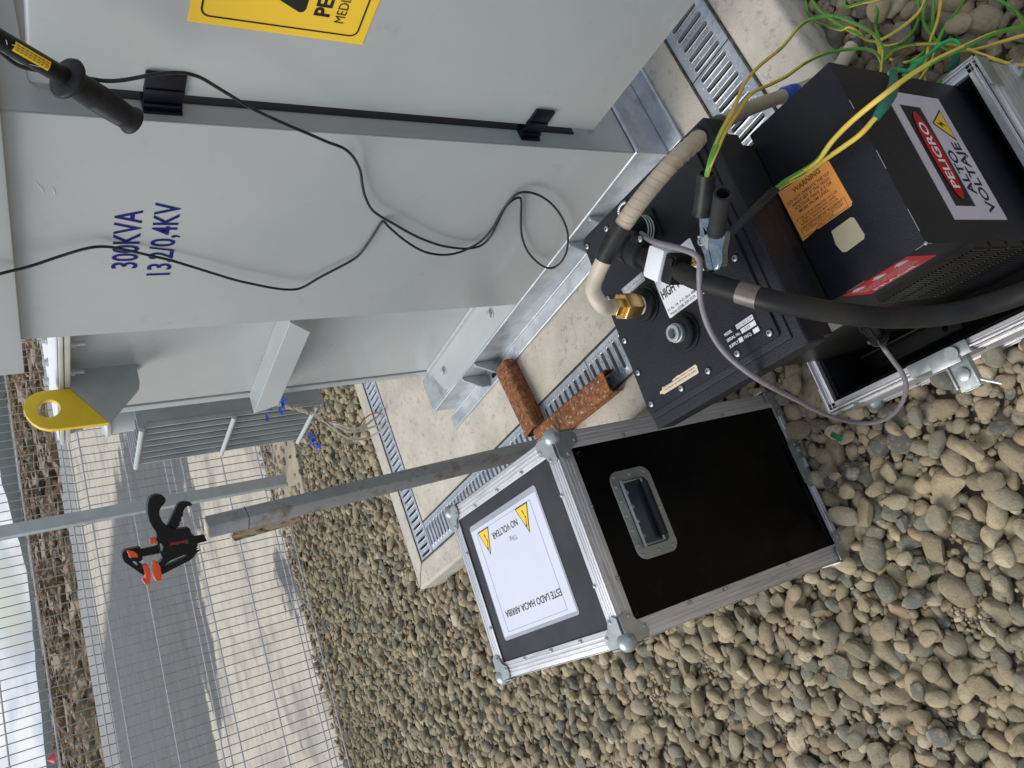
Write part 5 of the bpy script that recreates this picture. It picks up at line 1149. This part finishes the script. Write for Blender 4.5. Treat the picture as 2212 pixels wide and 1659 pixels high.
mb = MB(); kpoly(mb, jaw2, .020, holes=[[(1220, 1225), (1215, 1255), (920, 1390), (890, 1388), (905, 1370), (1000, 1300), (1190, 1225)]]); obj('moving_jaw', mb, m_blackpl, bar_c, bev=.002)
fj = [(300, 1180), (345, 1150), (550, 1108), (565, 1150), (590, 1290), (560, 1315), (530, 1320), (600, 1390), (610, 1530), (320, 1330), (292, 1270), (290, 1220)]
mb = MB(); kpoly(mb, fj, .020, holes=[[(440, 1310), (490, 1320), (530, 1390), (520, 1400), (450, 1340)]]); obj('fixed_jaw', mb, m_blackpl, bar_c, bev=.002)
mb = MB(); kpoly(mb, [(580, 1375), (660, 1368), (690, 1440), (698, 1540), (690, 1620), (655, 1658), (620, 1650), (590, 1600), (595, 1580), (625, 1600), (620, 1500)], .026); obj('orange_pad', mb, m_orangeP, bar_c, bev=.002)
mb = MB(); kpoly(mb, [(735, 1335), (805, 1322), (840, 1390), (860, 1490), (855, 1585), (790, 1610), (760, 1585), (725, 1430)], .026); obj('orange_pad', mb, m_orangeP, bar_c, bev=.002)
mb = MB(); kpoly(mb, [(345, 1165), (365, 1150), (440, 1160), (500, 1195), (510, 1240), (495, 1250), (440, 1245), (410, 1262), (380, 1245), (370, 1195)], .010, .014); obj('orange_key', mb, m_orangeP, bar_c, bev=.002)
mb = MB(); kpoly(mb, [(693, 995), (790, 982), (800, 1040), (740, 1060), (725, 1080), (702, 1065)], .014); obj('release_button', mb, m_orangeP, bar_c, bev=.002)
mb = MB(); b0, b1 = kp(1232, 1000), kp(945, 1052); dd_ = b1-b0; upd = np.cross(KX.z, dd_) 
txt(mb, 'Bauker', b0+KX.z*.0134, dd_, -np.cross(dd_, KX.z) if False else np.cross(KX.z, dd_), .0085, np.linalg.norm(dd_)*.95, .0002, bold=.02); obj('maker_lettering', mb, mat('dark_orange_print', (.35, .04, .02), .5), bd_)
mb = MB(); kpoly(mb, [(825, 1055), (850, 1058), (875, 1100), (860, 1160), (845, 1165)], .001, .0135); obj('steel_plate', mb, m_zinc, bd_)

# ------------------------------------------------------------------ twisted wires, blue scraps
tw = empty('twisted_wires', at_X((606, 872), 1.12), 'bundle of frayed twisted wires hanging from the tank bracket over the plinth edge', 'wire bundle')
q6 = lambda x, y: (438.9+x/4.032, 630.9+y/4.032)
S0 = [(*q6(665, 985), 1.12), (*q6(760, 1005), 1.14), (*q6(860, 1030), 1.16), (*q6(960, 1065), 1.2), (*q6(1060, 1120), 1.25)]
base_pts = [at_X((a, b), c) for a, b, c in S0]
ends = [[(1160, 1120), (1240, 1170), (1330, 1190), (1400, 1110), (1460, 1065), (1530, 1050)], [(1180, 1150), (1300, 1190), (1400, 1170), (1480, 1110), (1560, 1060)], [(1130, 1180), (1220, 1250), (1330, 1285), (1440, 1270), (1540, 1210)], [(1160, 1160), (1280, 1215), (1400, 1200), (1550, 1150)]]
mb = MB(); mr = MB()
for k in range(4):
    pts = []
    for i, q in enumerate(spl(base_pts, 8)):
        a = i*.55+k*1.57; pts.append(q+.0058*np.array([0, math.cos(a), math.sin(a)]))
    zs_ = np.linspace(.55, PZ+.012, len(ends[k]))
    pts += [at_X(q6(*p), 1.28+.02*i) if False else at_z(q6(*p), z) for i, (p, z) in enumerate(zip(ends[k], [.50, .36, .24, .16, .115, .105][:len(ends[k])]))]
    (mr if k == 0 else mb).tube(spl(pts, 4), .0046 if k else .0028, 8)
    if k != 0 or True:
        e0 = pts[-1]; 
        for j in range(6): mb.tube([e0, e0+np.array([random.uniform(-.01, .03), random.uniform(-.05, -.01), random.uniform(-.002, .006)])], .0009, 4)
obj('bare_strands', mb, m_twist, tw); obj('red_wire', mr, m_redw, tw)
def scrap(c, size, n, label, nm='blue_tape_scrap', flat=1.):
    mb = MB(); 
    for k in range(n):
        x = np.array(c)+rng.normal(0, size*.45, 3)*np.array([1, 1, .35*flat]); pts = [x+rng.normal(0, size*.4, 3)*np.array([1, 1, .4]) for _ in range(4)]
        mb.tube(spl(pts, 3), [size*.04+size*.16*math.sin(math.pi*i/9) for i in range(10)], 6, flat=.25)
    return obj(nm, mb, m_bluet, label=label, cat='plastic scrap', ang=25)
scrap(at_z((678, 950), .045), .048, 8, 'crumpled blue tape lying on the gravel near the radiator')
scrap(at_X((610, 868), 1.13), .026, 6, 'blue tape knotted round the twisted wires at the tank bracket')
scrap(at_X((574, 886), 1.13), .026, 5, 'small blue tape end sticking out behind the tank bracket')
